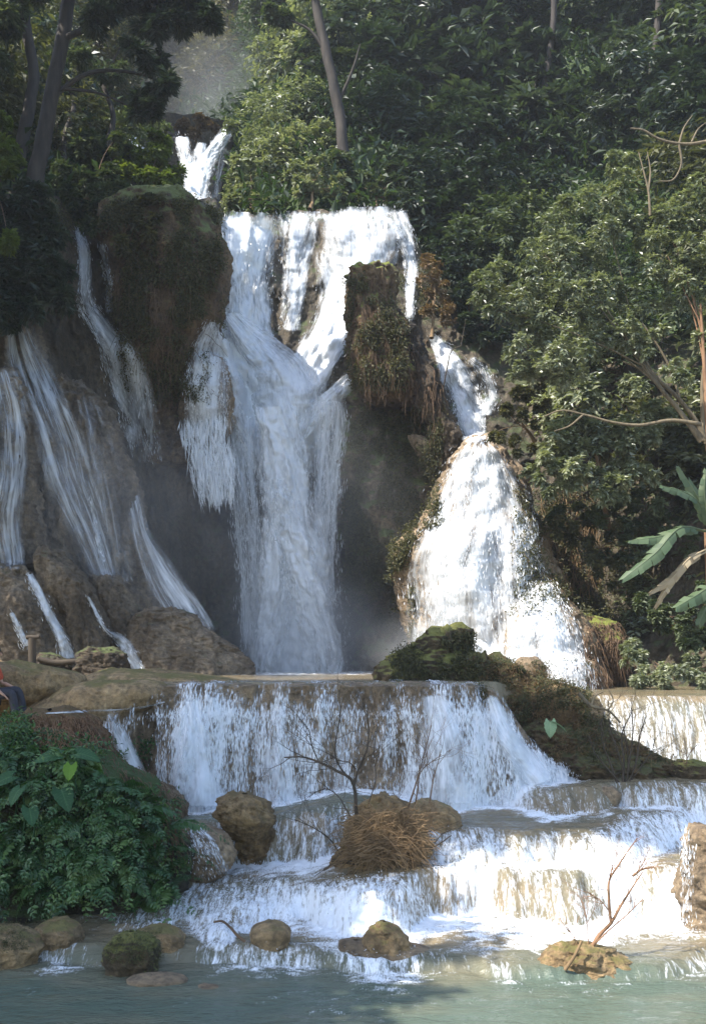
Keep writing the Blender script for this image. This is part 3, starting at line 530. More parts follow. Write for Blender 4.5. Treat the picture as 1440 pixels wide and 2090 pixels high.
# ------------------------------------------------------------------ one tree of all rock faces, to lay water and plants on
def bvh_of(objs):
    V = []; Fl = []; n = 0
    for o in objs:
        me = o.data; v = np.empty(len(me.vertices)*3, np.float32); me.vertices.foreach_get('co', v); v = v.reshape(-1, 3)
        f = np.empty(len(me.loops), np.int32); me.loops.foreach_get('vertex_index', f); f = f.reshape(-1, 4)
        V.append(v); Fl.append(f+n); n += len(v)
    return BVHTree.FromPolygons(np.concatenate(V).tolist(), np.concatenate(Fl).tolist())
BV = bvh_of(ROCKS)
EYE = Vector((0, 0, E))
CORE = bvh_of([cliff, buttress, dome, ledrock])
BACK = bvh_of([o for o in ROCKS if o.name.split('.')[0] in ('cliff', 'cliff_buttress', 'tufa_dome', 'tufa_cone', 'tufa_mound', 'rooty_bank', 'tufa_drape', 'rock_lobe', 'slanting_rock_rib', 'rock_slab', 'forest_slope', 'gully_rock')])
BB = [None]
def hit(px, py, bv=None):
    d = Vector(((px-CX)/F, 1, (HOR-py)/F)).normalized(); r = (bv or BB[0] or BV).ray_cast(EYE, d)
    return (r[0], r[1]) if r[0] is not None else (None, None)
def hitY(px, py):
    p, _ = hit(px, py); return p.y if p is not None else np.nan

# ------------------------------------------------------------------ falling water laid over the rock
DROPS = MB()
def diamonds(Pc, T, ln, wd, seed):
    """small elongated drops: centre, flow direction, length, width -> flat kites turned about their axis"""
    r = np.random.default_rng(seed); n = len(Pc)
    a = r.uniform(-1.2, 1.2, n); side = np.stack([np.cos(a), np.sin(a), np.zeros(n)], -1)
    T = T/(np.linalg.norm(T, axis=1)[:, None]+1e-9)
    V = np.stack([Pc-T*ln[:, None]*.5, Pc+side*wd[:, None]*.5+T*ln[:, None]*.15, Pc+T*ln[:, None]*.5, Pc-side*wd[:, None]*.5+T*ln[:, None]*.15], 1).reshape(-1, 3)
    return V, np.arange(4*n).reshape(-1, 4)
def ribbon(name, pts, parent=None, mat='fall', cov=1., off=.14, amp=.12, seed=0, nu=36, nv=150, drops=0, dl=(.04, .16), dw=(.006, .016), edge=2.2, free=.02, label=None, cat='waterfall', group=None, spread=.02, y=None, covv=None, bv=None):
    P = np.array(pts, float); S = crspline(P[:, :3], nv)
    tg = np.gradient(S[:, :2], axis=0); tg /= np.linalg.norm(tg, axis=1)[:, None]
    pr = np.stack([tg[:, 1], -tg[:, 0]], -1); pr[:, 1] *= .5
    u = np.linspace(-1, 1, nu)
    px = S[:, 0][:, None]+pr[:, 0][:, None]*S[:, 2][:, None]*u; py = S[:, 1][:, None]+pr[:, 1][:, None]*S[:, 2][:, None]*u
    if y is None:
        D = np.array([[hitY(a, b) for a, b in zip(ra, rb)] for ra, rb in zip(px, py)])
    else:
        D = np.broadcast_to(np.interp(np.linspace(0, 1, nv), np.linspace(0, 1, len(y)), y)[:, None], px.shape).copy()
    med = np.nanmedian(D, axis=1); med = np.where(np.isnan(med), np.nanmedian(med), med)
    D = np.where(np.isnan(D), med[:, None], D); D = np.clip(D, med[:, None]-1.0, med[:, None]+1.2)
    for i in range(1, nv):
        D[i] = np.minimum(D[i], D[i-1]+free)
    D = blur(blur(D, 3, 0), 5, 1)
    if y is None:
        pass
    D = D-off*(1-np.abs(u)**2)[None, :]-.05
    V = at(px, py, D); um = (u[None, :]*S[:, 2][:, None]/F*D); hwm = np.mean(S[:, 2])/F*D.mean()
    uv_u = u[None, :]*hwm+seed*3.3+0*D
    vl = np.concatenate([[0], np.cumsum(np.linalg.norm(np.diff(V[:, nu//2], axis=0), axis=1))])
    uvv = np.broadcast_to(vl[:, None], D.shape)+seed*1.7
    q = np.stack([uv_u*2.6, uvv*.8, 0*D+seed], -1).reshape(-1, 3)
    nz = (fbm(q, 5, .6)*amp).reshape(D.shape); V[..., 1] -= np.abs(nz)*1.2; V[..., 0] += nz*.4
    cv = np.interp(np.linspace(0, 1, nv), np.linspace(0, 1, len(covv)), covv)[:, None]*cov if covv else cov
    cva = (cv*(1-np.abs(u)**edge)[None, :]+0*D)*1.0-.15*(np.abs(u)**6)[None, :]
    a = np.linspace(0, 1, nv)[:, None]
    cva = cva-.6*sstep(a, .965, 1.0) if y is None else cva-.5*sstep(a, .93, 1.)
    cva = cva-(1-sstep(a, .0, .035))*(.35+1.6*fbm(np.stack([uv_u*3.1, 0*D+seed, 0*D], -1).reshape(-1, 3), 3).reshape(D.shape))*(1 if y is None else .3)
    o = mesh_np(name, V, gridf(nv, nu), M[mat], parent, True, np.stack([uv_u.ravel(), uvv.ravel()], -1), {'cov': cva})
    if parent is None: tag(o, label, cat, group)
    if drops > 0 and (mat != 'veil' or parent is mf):
        r = np.random.default_rng(seed+99); wt = np.clip(cva+1.6*fbm(q*1.7+5, 4, .6).reshape(D.shape), .01, 1)**1.5; wt[-2:] = 0
        ix = r.choice(wt.size, drops, p=(wt/wt.sum()).ravel()); k, j = ix//nu, ix % nu; T = V[np.minimum(k+1, nv-1), j]-V[k, j]; st_ = np.linalg.norm(T, axis=1)[:, None]
        T = T+r.normal(0, .14, T.shape)*st_
        Pc = V[k, j]+np.stack([r.normal(0, hwm*(.04+spread), drops), -np.abs(r.normal(0, .10, drops))-.01, r.normal(0, .06, drops)], -1)
        dV, dF = diamonds(Pc, T, r.uniform(*dl, drops), r.uniform(*dw, drops), seed)
        sp = mesh_np('spray', dV, dF, M['drops'], parent or o, False); sp['kind'] = 'stuff'
    return o

BB[0] = CORE
mf = thing('main_waterfall', 'tall main waterfall plunging in a white column at the centre of the cliff', 'waterfall', (pxx(600, 31), 30.5, 2.8))
ribbon('curtain', [(512, 434, 76), (508, 480, 72), (504, 540, 62), (505, 610, 58), (510, 680, 66), (520, 760, 80), (540, 840, 80), (560, 930, 66)], mf, cov=1.0, seed=1, drops=1440, amp=.3, off=.3)
ribbon('curtain', [(612, 431, 55), (610, 480, 50), (606, 540, 38), (600, 600, 30), (590, 680, 28)], mf, cov=.8, seed=2, drops=400, amp=.1)
ribbon('curtain', [(728, 424, 108), (730, 460, 108), (730, 520, 100), (712, 600, 78), (680, 670, 62), (640, 740, 62), (605, 810, 60), (580, 880, 60)], mf, cov=1.05, seed=3, drops=1440, amp=.22, off=.25, covv=[.8, .85, .9, 1.1, 1.3, 1.3, 1.2])
ribbon('curtain', [(805, 428, 30), (822, 470, 28), (834, 530, 22), (838, 600, 16), (835, 660, 12)], mf, cov=.75, seed=4, drops=400)
ribbon('veil', [(448, 660, 36), (432, 710, 52), (424, 760, 56), (422, 820, 56), (422, 885, 54)], mf, mat='veil', cov=1.0, seed=5, drops=1800, off=.08, amp=.05)
ribbon('veil', [(424, 860, 56), (430, 930, 56), (440, 1030, 46)], mf, mat='veil', cov=.5, seed=6, drops=1800, y=[29.5, 29.3], dl=(.2, .7), dw=(.012, .03))
ribbon('curtain', [(470, 690, 46), (492, 760, 58), (520, 840, 66), (548, 920, 62), (572, 1000, 60)], mf, cov=1.1, seed=7, drops=960, amp=.3, off=.35)
ribbon('curtain', [(738, 765, 26), (700, 795, 34), (655, 840, 42), (622, 900, 50), (600, 970, 50)], mf, cov=1.15, seed=8, drops=800, amp=.3, off=.35)
ribbon('veil', [(676, 820, 46), (674, 900, 48), (668, 990, 44), (662, 1120, 36), (660, 1250, 40)], mf, mat='veil', cov=.85, seed=9, drops=1800, y=[30.6, 30.3, 30.1], dl=(.08, .3))
ribbon('veil', [(488, 850, 48), (492, 950, 50), (504, 1060, 46), (516, 1200, 42), (520, 1330, 46)], mf, mat='veil', cov=.85, seed=10, drops=1800, y=[30.7, 30.4, 30.1], dl=(.08, .3))
ribbon('curtain', [(470, 640, 30), (520, 700, 60), (570, 760, 90), (580, 830, 96), (580, 900, 70)], mf, cov=.95, seed=18, drops=750, amp=.35, off=.55)
ribbon('column', [(562, 830, 60), (578, 920, 60), (590, 1020, 70), (602, 1120, 84), (608, 1220, 96), (610, 1320, 106), (612, 1420, 114)], mf, cov=1.3, seed=11, drops=1920, amp=.55, off=.55, spread=.12, edge=1.7, y=[30.4, 30.0, 29.7, 29.4], dl=(.06, .22), dw=(.007, .018))
ribbon('column', [(575, 1000, 40), (600, 1120, 60), (640, 1240, 60), (665, 1340, 60), (670, 1420, 62)], mf, cov=.85, seed=12, drops=960, amp=.6, off=.5, spread=.3, y=[29.6, 29.2, 28.9], dl=(.05, .2), dw=(.007, .018))
ribbon('column', [(560, 980, 40), (565, 1120, 44), (560, 1240, 44), (545, 1340, 46), (540, 1420, 48)], mf, cov=.8, seed=13, drops=800, amp=.5, off=.4, spread=.3, y=[29.7, 29.3, 29.0], dl=(.05, .2), dw=(.007, .018))

BB[0] = BACK
uf = thing('upper_waterfall', 'small bright upper fall pouring through a notch high in the misty gully', 'waterfall', (pxx(405, 43), 43, pt(405, 430, 43).z))
ribbon('curtain', [(474, 256, 16), (448, 290, 24), (420, 335, 30), (402, 380, 34), (402, 450, 44)], uf, cov=.95, seed=14, drops=400, amp=.3, off=.3, y=[43, 41.8, 40.6, 39.8])
ribbon('curtain', [(372, 280, 20), (376, 310, 22), (388, 350, 24), (398, 400, 28)], uf, cov=.9, seed=15, drops=240, amp=.25, off=.3, y=[42.6, 41.6, 40.8])
ribbon('veil', [(456, 300, 20), (446, 340, 26), (438, 390, 28), (436, 450, 30)], uf, mat='veil', cov=.42, seed=16, y=[42.2, 41.4, 40.4], drops=96)
ribbon('curtain', [(276, 280, 30), (282, 310, 30), (290, 345, 26)], uf, cov=.8, seed=17, y=[42.8, 42.2], drops=48)
ribbon('curtain', [(412, 292, 14), (408, 325, 22), (403, 370, 28), (402, 420, 30)], uf, cov=.85, seed=19, amp=.2, off=.35, y=[42.4, 41.4, 40.6])
uknob = loft('gully_rock', [(285, 250, 500), (300, 240, 480), (350, 230, 470), (450, 220, 470)], 47.3, 2.2, M['cliff'], 'grey wet rock step beneath the small upper fall in the gully', 'rock', amp=.1, fr=.8, seed=90)

CG = 'thin cascades on the left wall'
ribbon('waterfall', [(158, 462, 12), (172, 505, 16), (176, 560, 20), (178, 620, 24), (205, 665, 34), (238, 710, 48), (262, 770, 54), (280, 850, 52), (300, 960, 42)], None, cov=.82, seed=20, drops=1040, amp=.12, label='thin upper cascade stepping down beside the dark buttress and fraying into drops', group=CG, covv=[.9, 1, .85, .9, 1.1, 1.1, .95, .7, .3], dl=(.06, .2))
ribbon('waterfall', [(208, 500, 12), (220, 560, 12), (226, 640, 14)], None, cov=.5, seed=21, drops=192, label='short narrow thread of water between the thin upper cascade and the buttress', group=CG)
ribbon('waterfall', [(30, 640, 24), (52, 720, 56), (86, 810, 72), (120, 900, 78), (150, 1000, 74), (186, 1090, 60), (222, 1190, 44)], None, mat='veil', cov=.62, seed=22, drops=800, amp=.08, off=.06, label='long pale veil sliding down the leftmost slanting tufa drape', group=CG)
ribbon('waterfall', [(0, 750, 30), (22, 850, 44), (26, 950, 48), (14, 1060, 54), (30, 1170, 50)], None, mat='veil', cov=.66, seed=23, drops=640, amp=.08, off=.06, label='rough veil of water over the drape at the far left edge', group=CG)
ribbon('waterfall', [(170, 800, 30), (190, 860, 44), (205, 940, 50), (225, 1030, 44), (240, 1120, 40), (258, 1200, 34)], None, mat='veil', cov=.42, seed=40, drops=300, amp=.06, off=.05, label='thin transparent film of water over the bulging middle drape', group=CG)
ribbon('waterfall', [(62, 1172, 10), (84, 1215, 12), (108, 1265, 15), (130, 1310, 20), (140, 1348, 26)], None, cov=.8, seed=24, drops=240, amp=.06, off=.06, label='bright narrow rivulet ending behind the dark rock by the post', group=CG)
ribbon('waterfall', [(212, 890, 18), (246, 945, 22), (272, 1020, 24), (292, 1100, 30), (328, 1180, 52), (370, 1250, 66), (404, 1310, 62)], None, mat='veil', cov=.66, seed=25, drops=560, amp=.1, off=.15, y=[28.6, 27.6, 26.6, 26.0, 25.4], label='smooth misty fan of water leaping off the middle tufa drape', group=CG)
ribbon('waterfall', [(186, 1020, 6), (200, 1090, 9), (212, 1150, 8)], None, cov=.7, seed=26, drops=80, amp=.05, off=.06, label='short thread of water dropping from the middle drape to the brown lobe', group=CG)
ribbon('waterfall', [(180, 1215, 5), (200, 1255, 6), (218, 1285, 9), (245, 1305, 20), (268, 1340, 20), (288, 1372, 18)], None, cov=.7, seed=27, drops=144, amp=.05, off=.06, label='small rivulet bending over a ledge beside the big smooth boulder mass', group=CG)
ribbon('waterfall', [(22, 1250, 8), (40, 1285, 12), (56, 1320, 14)], None, cov=.8, seed=28, drops=96, amp=.05, off=.06, label='tiny white rivulet at the far left just left of the wooden post', group=CG)

ribbon('waterfall', [(880, 684, 12), (905, 720, 26), (930, 770, 42), (950, 820, 46), (960, 870, 36), (975, 905, 30)], None, cov=.9, seed=30, drops=960, amp=.12, off=.12, label='stream sliding down the chute between the slanting rib and the forest', dl=(.05, .18))
ribbon('waterfall', [(958, 730, 18), (985, 760, 24), (1000, 800, 26), (990, 850, 24)], None, cov=.6, seed=31, drops=240, amp=.08, label='faint side stream at the edge of the trees above the tall cone')
cw = thing('cone_waterfall', 'sunlit white water fanning over the tall tufa cone', 'waterfall', (pxx(975, 26), 25.5, 2.6))
ribbon('sheet', [(976, 902, 28), (978, 940, 62), (978, 985, 86), (978, 1040, 106), (972, 1090, 128), (966, 1140, 146), (970, 1220, 150), (974, 1310, 156), (980, 1400, 160)], cw, cov=.80, seed=32, nu=70, nv=200, drops=2560, amp=.08, off=.06, edge=6, spread=.05, dl=(.05, .2), dw=(.009, .022))
ribbon('sheet', [(955, 930, 22), (935, 1010, 40), (925, 1100, 55), (915, 1190, 52), (905, 1290, 50)], cw, cov=.5, seed=33, amp=.08, drops=800, off=.1)
ribbon('sheet', [(1075, 1000, 12), (1085, 1080, 18), (1098, 1150, 22), (1118, 1200, 20)], cw, cov=.55, seed=34, amp=.06, drops=288, off=.08)
mw = thing('mound_waterfall', 'white water spreading over the lower rounded tufa mound', 'waterfall', (pxx(1110, 24), 23.6, 2.6))
ribbon('sheet', [(1112, 1190, 20), (1108, 1225, 46), (1108, 1265, 72), (1108, 1310, 92), (1110, 1360, 104), (1112, 1410, 112)], mw, cov=.82, seed=35, nu=60, nv=120, drops=1440, amp=.06, off=.06, edge=6, spread=.05, dl=(.05, .16), dw=(.008, .02))
ribbon('sheet', [(1160, 1338, 30), (1165, 1370, 56), (1168, 1410, 64)], mw, cov=.62, seed=36, drops=400, amp=.04, off=.05, edge=5, dl=(.05, .15))
ribbon('waterfall', [(960, 1300, 10), (990, 1320, 14), (1010, 1345, 18)], None, cov=.8, seed=37, drops=80, y=[24.5, 23.5], label='small white spill between the two tufa mounds behind the mossy mound')
BB[0] = None
ribbon('waterfall', [(1400, 1690, 14), (1398, 1740, 18), (1396, 1810, 20), (1392, 1885, 22)], None, mat='curtain', cov=.35, seed=38, drops=240, off=.03, amp=.02, dl=(.03, .1), dw=(.006, .014), label='thin broken film of water over the rough boulder at the right edge')
ribbon('waterfall', [(395, 1690, 20), (410, 1715, 34), (425, 1750, 44), (440, 1790, 48)], None, mat='curtain', cov=.5, seed=39, drops=192, off=.03, amp=.03, dl=(.02, .07), dw=(.005, .012), label='white water sliding over the smooth tan rock beside the fern mound')
led_t = [([(395, 1425, 22), (400, 1490, 36), (405, 1560, 54), (408, 1650, 72)], .85), ([(880, 1415, 30), (895, 1480, 56), (905, 1550, 76), (905, 1645, 92)], .72), ([(1000, 1420, 18), (1030, 1490, 36), (1070, 1550, 46), (1110, 1600, 50)], .85), ([(560, 1430, 20), (562, 1520, 34), (566, 1650, 46)], .55), ([(690, 1470, 14), (694, 1550, 24), (700, 1650, 36)], .5), ([(222, 1455, 14), (240, 1490, 22), (262, 1540, 28), (280, 1600, 34)], .8)]
CB = bvh_of([led])
for q_, (pp_, cv_) in enumerate(led_t):
    BB[0] = CB; ribbon('tongue', pp_, led, mat='fall', cov=cv_, seed=60+q_, drops=0, off=.10, amp=.14, nu=30, nv=90)
BB[0] = None
ribbon('waterfall', [(336, 1432, 7), (290, 1444, 9), (230, 1450, 9), (170, 1452, 8), (90, 1456, 5)], None, cov=.7, seed=70, drops=0, off=.03, amp=.02, nu=14, nv=90, free=1., label='shallow foaming trickle running left across the sloping golden shelf')
# the drops thrown off the ledge curtain and the cascades
r_ = np.random.default_rng(11)
n = 5000; kk = (r_.uniform(0, 1, n)**.75*(NT-1)).astype(int); pj = np.interp(np.linspace(0, len(fine)-1, n), np.arange(len(fine)), np.clip(covm.mean(0), .03, None)**1.4); jj = r_.choice(len(fine), n, p=np.clip(covm.mean(0), .02, None)**1.4/np.sum(np.clip(covm.mean(0), .02, None)**1.4))
kk = np.maximum(kk, int(NT*.45)); Tn = Vc[np.minimum(kk+1, NT-1), jj]-Vc[kk-1, jj]
Pc = Vc[kk, jj]+np.stack([r_.normal(0, .03, n), -np.abs(r_.normal(0, .07, n)), r_.normal(0, .04, n)], -1)
dV, dF = diamonds(Pc, Tn+r_.normal(0, .15, Tn.shape)*np.linalg.norm(Tn, axis=1)[:, None], r_.uniform(.03, .10, n), r_.uniform(.005, .012, n), 5)
tag(mesh_np('spray', dV, dF, M['drops'], led, False), kind='stuff')
# splashing drops above foam in the river
sel = np.where((foam.ravel() > .55) & (YY.ravel() < 17.2) & (np.abs(XX.ravel()) < 6.5))[0]
pick = r_.choice(sel, 12000); Pc = RV[pick]+np.stack([r_.normal(0, .03, len(pick)), r_.normal(0, .03, len(pick)), np.abs(r_.normal(0, .045, len(pick)))], -1)
dV, dF = diamonds(Pc, r_.normal(0, 1, Pc.shape)*[1, 1, .6], r_.uniform(.015, .045, len(pick)), r_.uniform(.005, .012, len(pick)), 6)
tag(mesh_np('water_spray', dV, dF, M['drops'], None, False), 'fine white splashes leaping over the foaming terraces of the river', 'spray', kind='stuff')

# ------------------------------------------------------------------ foliage
def leaves(P, A, Nrm, ln, wd, fold=.25):
    """kite leaves: base point, axis, normal"""
    A = A/(np.linalg.norm(A, axis=1)[:, None]+1e-9); S = np.cross(A, Nrm); S /= np.linalg.norm(S, axis=1)[:, None]+1e-9; U = np.cross(S, A)
    L = np.broadcast_to(ln, (len(P),))[:, None]; W = np.broadcast_to(wd, (len(P),))[:, None]
    V = np.stack([P, P+A*L*.45+S*W*.5+U*W*fold, P+A*L-U*L*.12, P+A*L*.45-S*W*.5+U*W*fold], 1).reshape(-1, 3)
    i = np.arange(len(P))[:, None]*4
    return V, np.concatenate([i+[0, 1, 2], i+[0, 2, 3]], 1).reshape(-1, 3)
def unit(r, n): v = r.normal(size=(n, 3)); return v/np.linalg.norm(v, axis=1)[:, None]
def crown_data(seed, rad, clumps, twigs, per, leaf, flat=1., up=.25, cl=(.26, .46), droop=.35, lw=.42, hollow=.45, hz=1.):
    r = np.random.default_rng(seed)
    d = unit(r, clumps); d[:, 2] = d[:, 2]*.9+.12; rr = r.uniform(hollow, 1.02, clumps)
    cc = d*rr[:, None]*np.array(rad); cr = r.uniform(*cl, clumps)*np.mean(rad)
    k = np.repeat(np.arange(clumps), twigs); m = len(k)
    td = unit(r, m)+d[k]*.5; td[:, 2] = td[:, 2]*hz+up*hz; td /= np.linalg.norm(td, axis=1)[:, None]
    t0 = cc[k]+td*cr[k][:, None]*r.uniform(.15, .6, m)[:, None]*np.array([1, 1, flat])
    tl = cr[k]*r.uniform(.35, .8, m)
    s = np.linspace(.1, 1, per)
    P = t0[:, None]+td[:, None]*(tl[:, None]*s)[..., None]; P[..., 2] -= (droop*tl[:, None]*s**2)
    side = np.cross(td, [0, 0, 1.]); side /= np.linalg.norm(side, axis=1)[:, None]+1e-9
    sg = np.where(np.arange(per) % 2 == 0, 1, -1)
    A = td[:, None]*.55+side[:, None]*sg[None, :, None]*.8+r.normal(0, .28, P.shape); A[..., 2] -= .25
    Nn = np.array([0, 0, 1.])+.5*td[:, None]+r.normal(0, .45, P.shape)
    n = P.shape[0]*per; L = r.uniform(.65, 1.25, n)*leaf
    V, Fc = leaves(P.reshape(-1, 3), A.reshape(-1, 3), Nn.reshape(-1, 3), L, L*lw*r.uniform(.8, 1.2, n))
    base = np.clip(r.normal(.45, .2, clumps), 0, 1)
    rn = np.clip(np.repeat(base[k], per)+r.normal(0, .2, n), 0, 1)
    return V, Fc, np.repeat(rn, 4), cc
def limbs_mb(seed, base, cc, r0, k=7, bend=.25, trunk_top=None):
    """tapered trunk from BASE up into the crown with limbs to the clumps"""
    r = np.random.default_rng(seed); b = MB(); base = np.array(base, float); tt_ = np.array(trunk_top if trunk_top is not None else [0, 0, 0.], float)
    s = np.linspace(0, 1, 14)[:, None]; P = base+(tt_-base)*s+fbm(np.concatenate([s*2.1+seed, s*0, s*0], 1), 3)[:, None]*np.array([bend, bend, 0])*np.sin(s*math.pi)
    rad = r0*(1.35-.35*np.minimum(1, s[:, 0]*5))*(1-.62*s[:, 0]); V, Fc = tube(P, rad, 9); b.add(V, Fc)
    for c in cc[:k]:
        i = r.integers(6, 13); p0 = P[i]; mid = (p0+c)/2+np.array([0, 0, .12*np.linalg.norm(c-p0)])+r.normal(0, .12, 3)
        Q = np.array([(1-t)**2*p0+2*t*(1-t)*mid+t*t*c for t in np.linspace(0, 1, 9)])
        V, Fc = tube(Q, rad[i]*.55*np.linspace(1, .18, 9), 6); b.add(V, Fc)
    return b
def make_tree(name, label, seed, rad, clumps, twigs, per, leaf, mat, bark, r0, h, group=None, **kw):
    t = thing(name, label, 'tree', group=group)
    V, Fc, rn, cc = crown_data(seed, rad, clumps, twigs, per, leaf, **kw)
    limbs_mb(seed, (0, 0, -h), cc, r0).build('trunk', M[bark], t)
    mesh_np('crown', V, Fc, M[mat], t, False, attrs={'rnd': rn})
    return t
KIND = {}
def place_tree(kind, px, py, d, sc, rz, label, group=None, mat=None, ang=(0, 0)):
    spec = PROTO[kind]
    if kind not in KIND:
        KIND[kind] = make_tree(spec[0], label, *spec[1:]); o = KIND[kind]
    else: o = copy_tree(KIND[kind])
    o.location = pt(px, py, d); o.rotation_euler = (R(ang[0]), R(ang[1]), R(rz)); o.scale = (sc, sc, sc)
    o['label'] = label
    if group: o['group'] = group
    if mat:
        for ch in o.children:
            if ch.name.startswith('crown'):
                ch.material_slots[0].link = 'OBJECT'; ch.material_slots[0].material = M[mat]
    return o
#          name, seed, radii, clumps, twigs, leaves per twig, leaf, material, bark, trunk r, trunk length
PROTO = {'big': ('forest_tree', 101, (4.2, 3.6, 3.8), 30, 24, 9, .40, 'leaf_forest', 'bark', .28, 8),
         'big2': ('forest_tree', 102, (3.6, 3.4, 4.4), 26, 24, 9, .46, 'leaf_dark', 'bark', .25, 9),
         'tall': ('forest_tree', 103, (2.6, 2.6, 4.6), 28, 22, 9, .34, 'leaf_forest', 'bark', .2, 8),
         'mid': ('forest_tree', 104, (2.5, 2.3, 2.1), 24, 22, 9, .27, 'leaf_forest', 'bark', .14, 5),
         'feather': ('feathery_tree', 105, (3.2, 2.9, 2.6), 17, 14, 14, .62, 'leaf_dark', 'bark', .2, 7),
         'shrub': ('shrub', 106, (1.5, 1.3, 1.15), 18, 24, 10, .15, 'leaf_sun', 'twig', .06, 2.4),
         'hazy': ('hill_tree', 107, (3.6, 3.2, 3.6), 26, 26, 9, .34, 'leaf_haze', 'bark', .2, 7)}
def lobe_tree(name, label, lobes, base, leaf, mat, bark, r0, seed, dens=1., twigs=22, per=10, cat='tree', stem='trunk', nl=9, trunk=None, **kw):
    """a tree or shrub whose crown is given lobe by lobe: (px, py, depth, radius in px)"""
    t = thing(name, label, cat); b = MB(); ccs = []
    for i, (px, py, d, rp) in enumerate(lobes):
        c = at(px, py, d); rad = rp/F*d
        V, Fc, rn, cc = crown_data(seed*50+i, (rad, rad*.85, rad*.9), max(5, int(dens*14*(rad/.8)**1.6)), twigs, per, leaf, **kw)
        b.add(V+c, Fc, rnd=rn); ccs += [c]+list(cc[:2]+c)
    random.Random(seed).shuffle(ccs)
    bs = at(*base); t.location = Vector(bs)
    tp = at(*trunk) if trunk else np.mean(ccs, axis=0)
    lb = limbs_mb(seed, bs-bs, [c-bs for c in ccs], r0, nl, .15, tp-bs)
    o = lb.build(stem, M[bark], t); o.matrix_parent_inverse.identity()
    o2 = b.build('crown' if cat == 'tree' else 'foliage', M[mat], t, False)
    return t

FG = 'trees on the forest slope'
# the hazy wood high in the gully
for px, py, d, sc, rz, lb in [(405, 60, 70, 1.3, 0, 'hazy brownish tree far up the gully straight above the small upper fall'), (470, 140, 62, 1.0, 70, 'hazy olive tree in the gully up and right of the small upper fall'), (330, 150, 60, 1.0, 140, 'hazy pale tree in the gully up and left of the small upper fall'),
      (420, 175, 58, .7, 200, 'small hazy brown tree just above the notch of the upper fall'), (500, 20, 68, 1.2, 250, 'hazy tree at the top of the gully beside the tall dark trunk'), (260, 60, 62, 1.2, 300, 'hazy pale tree behind the leaning trunks on the far slope'),
      (150, 180, 52, 1.0, 20, 'hazy tree seen between the two leaning trunks'), (220, 230, 50, .8, 90, 'hazy pale tree behind the dark bushes on the buttress'), (440, -60, 78, 1.5, 30, 'farthest hazy tree at the top edge above the gully'), (350, 20, 74, 1.3, 110, 'far hazy tree above the gully behind the dark hanging leaves')]:
    place_tree('hazy', px, py, d, sc, rz, lb, FG)
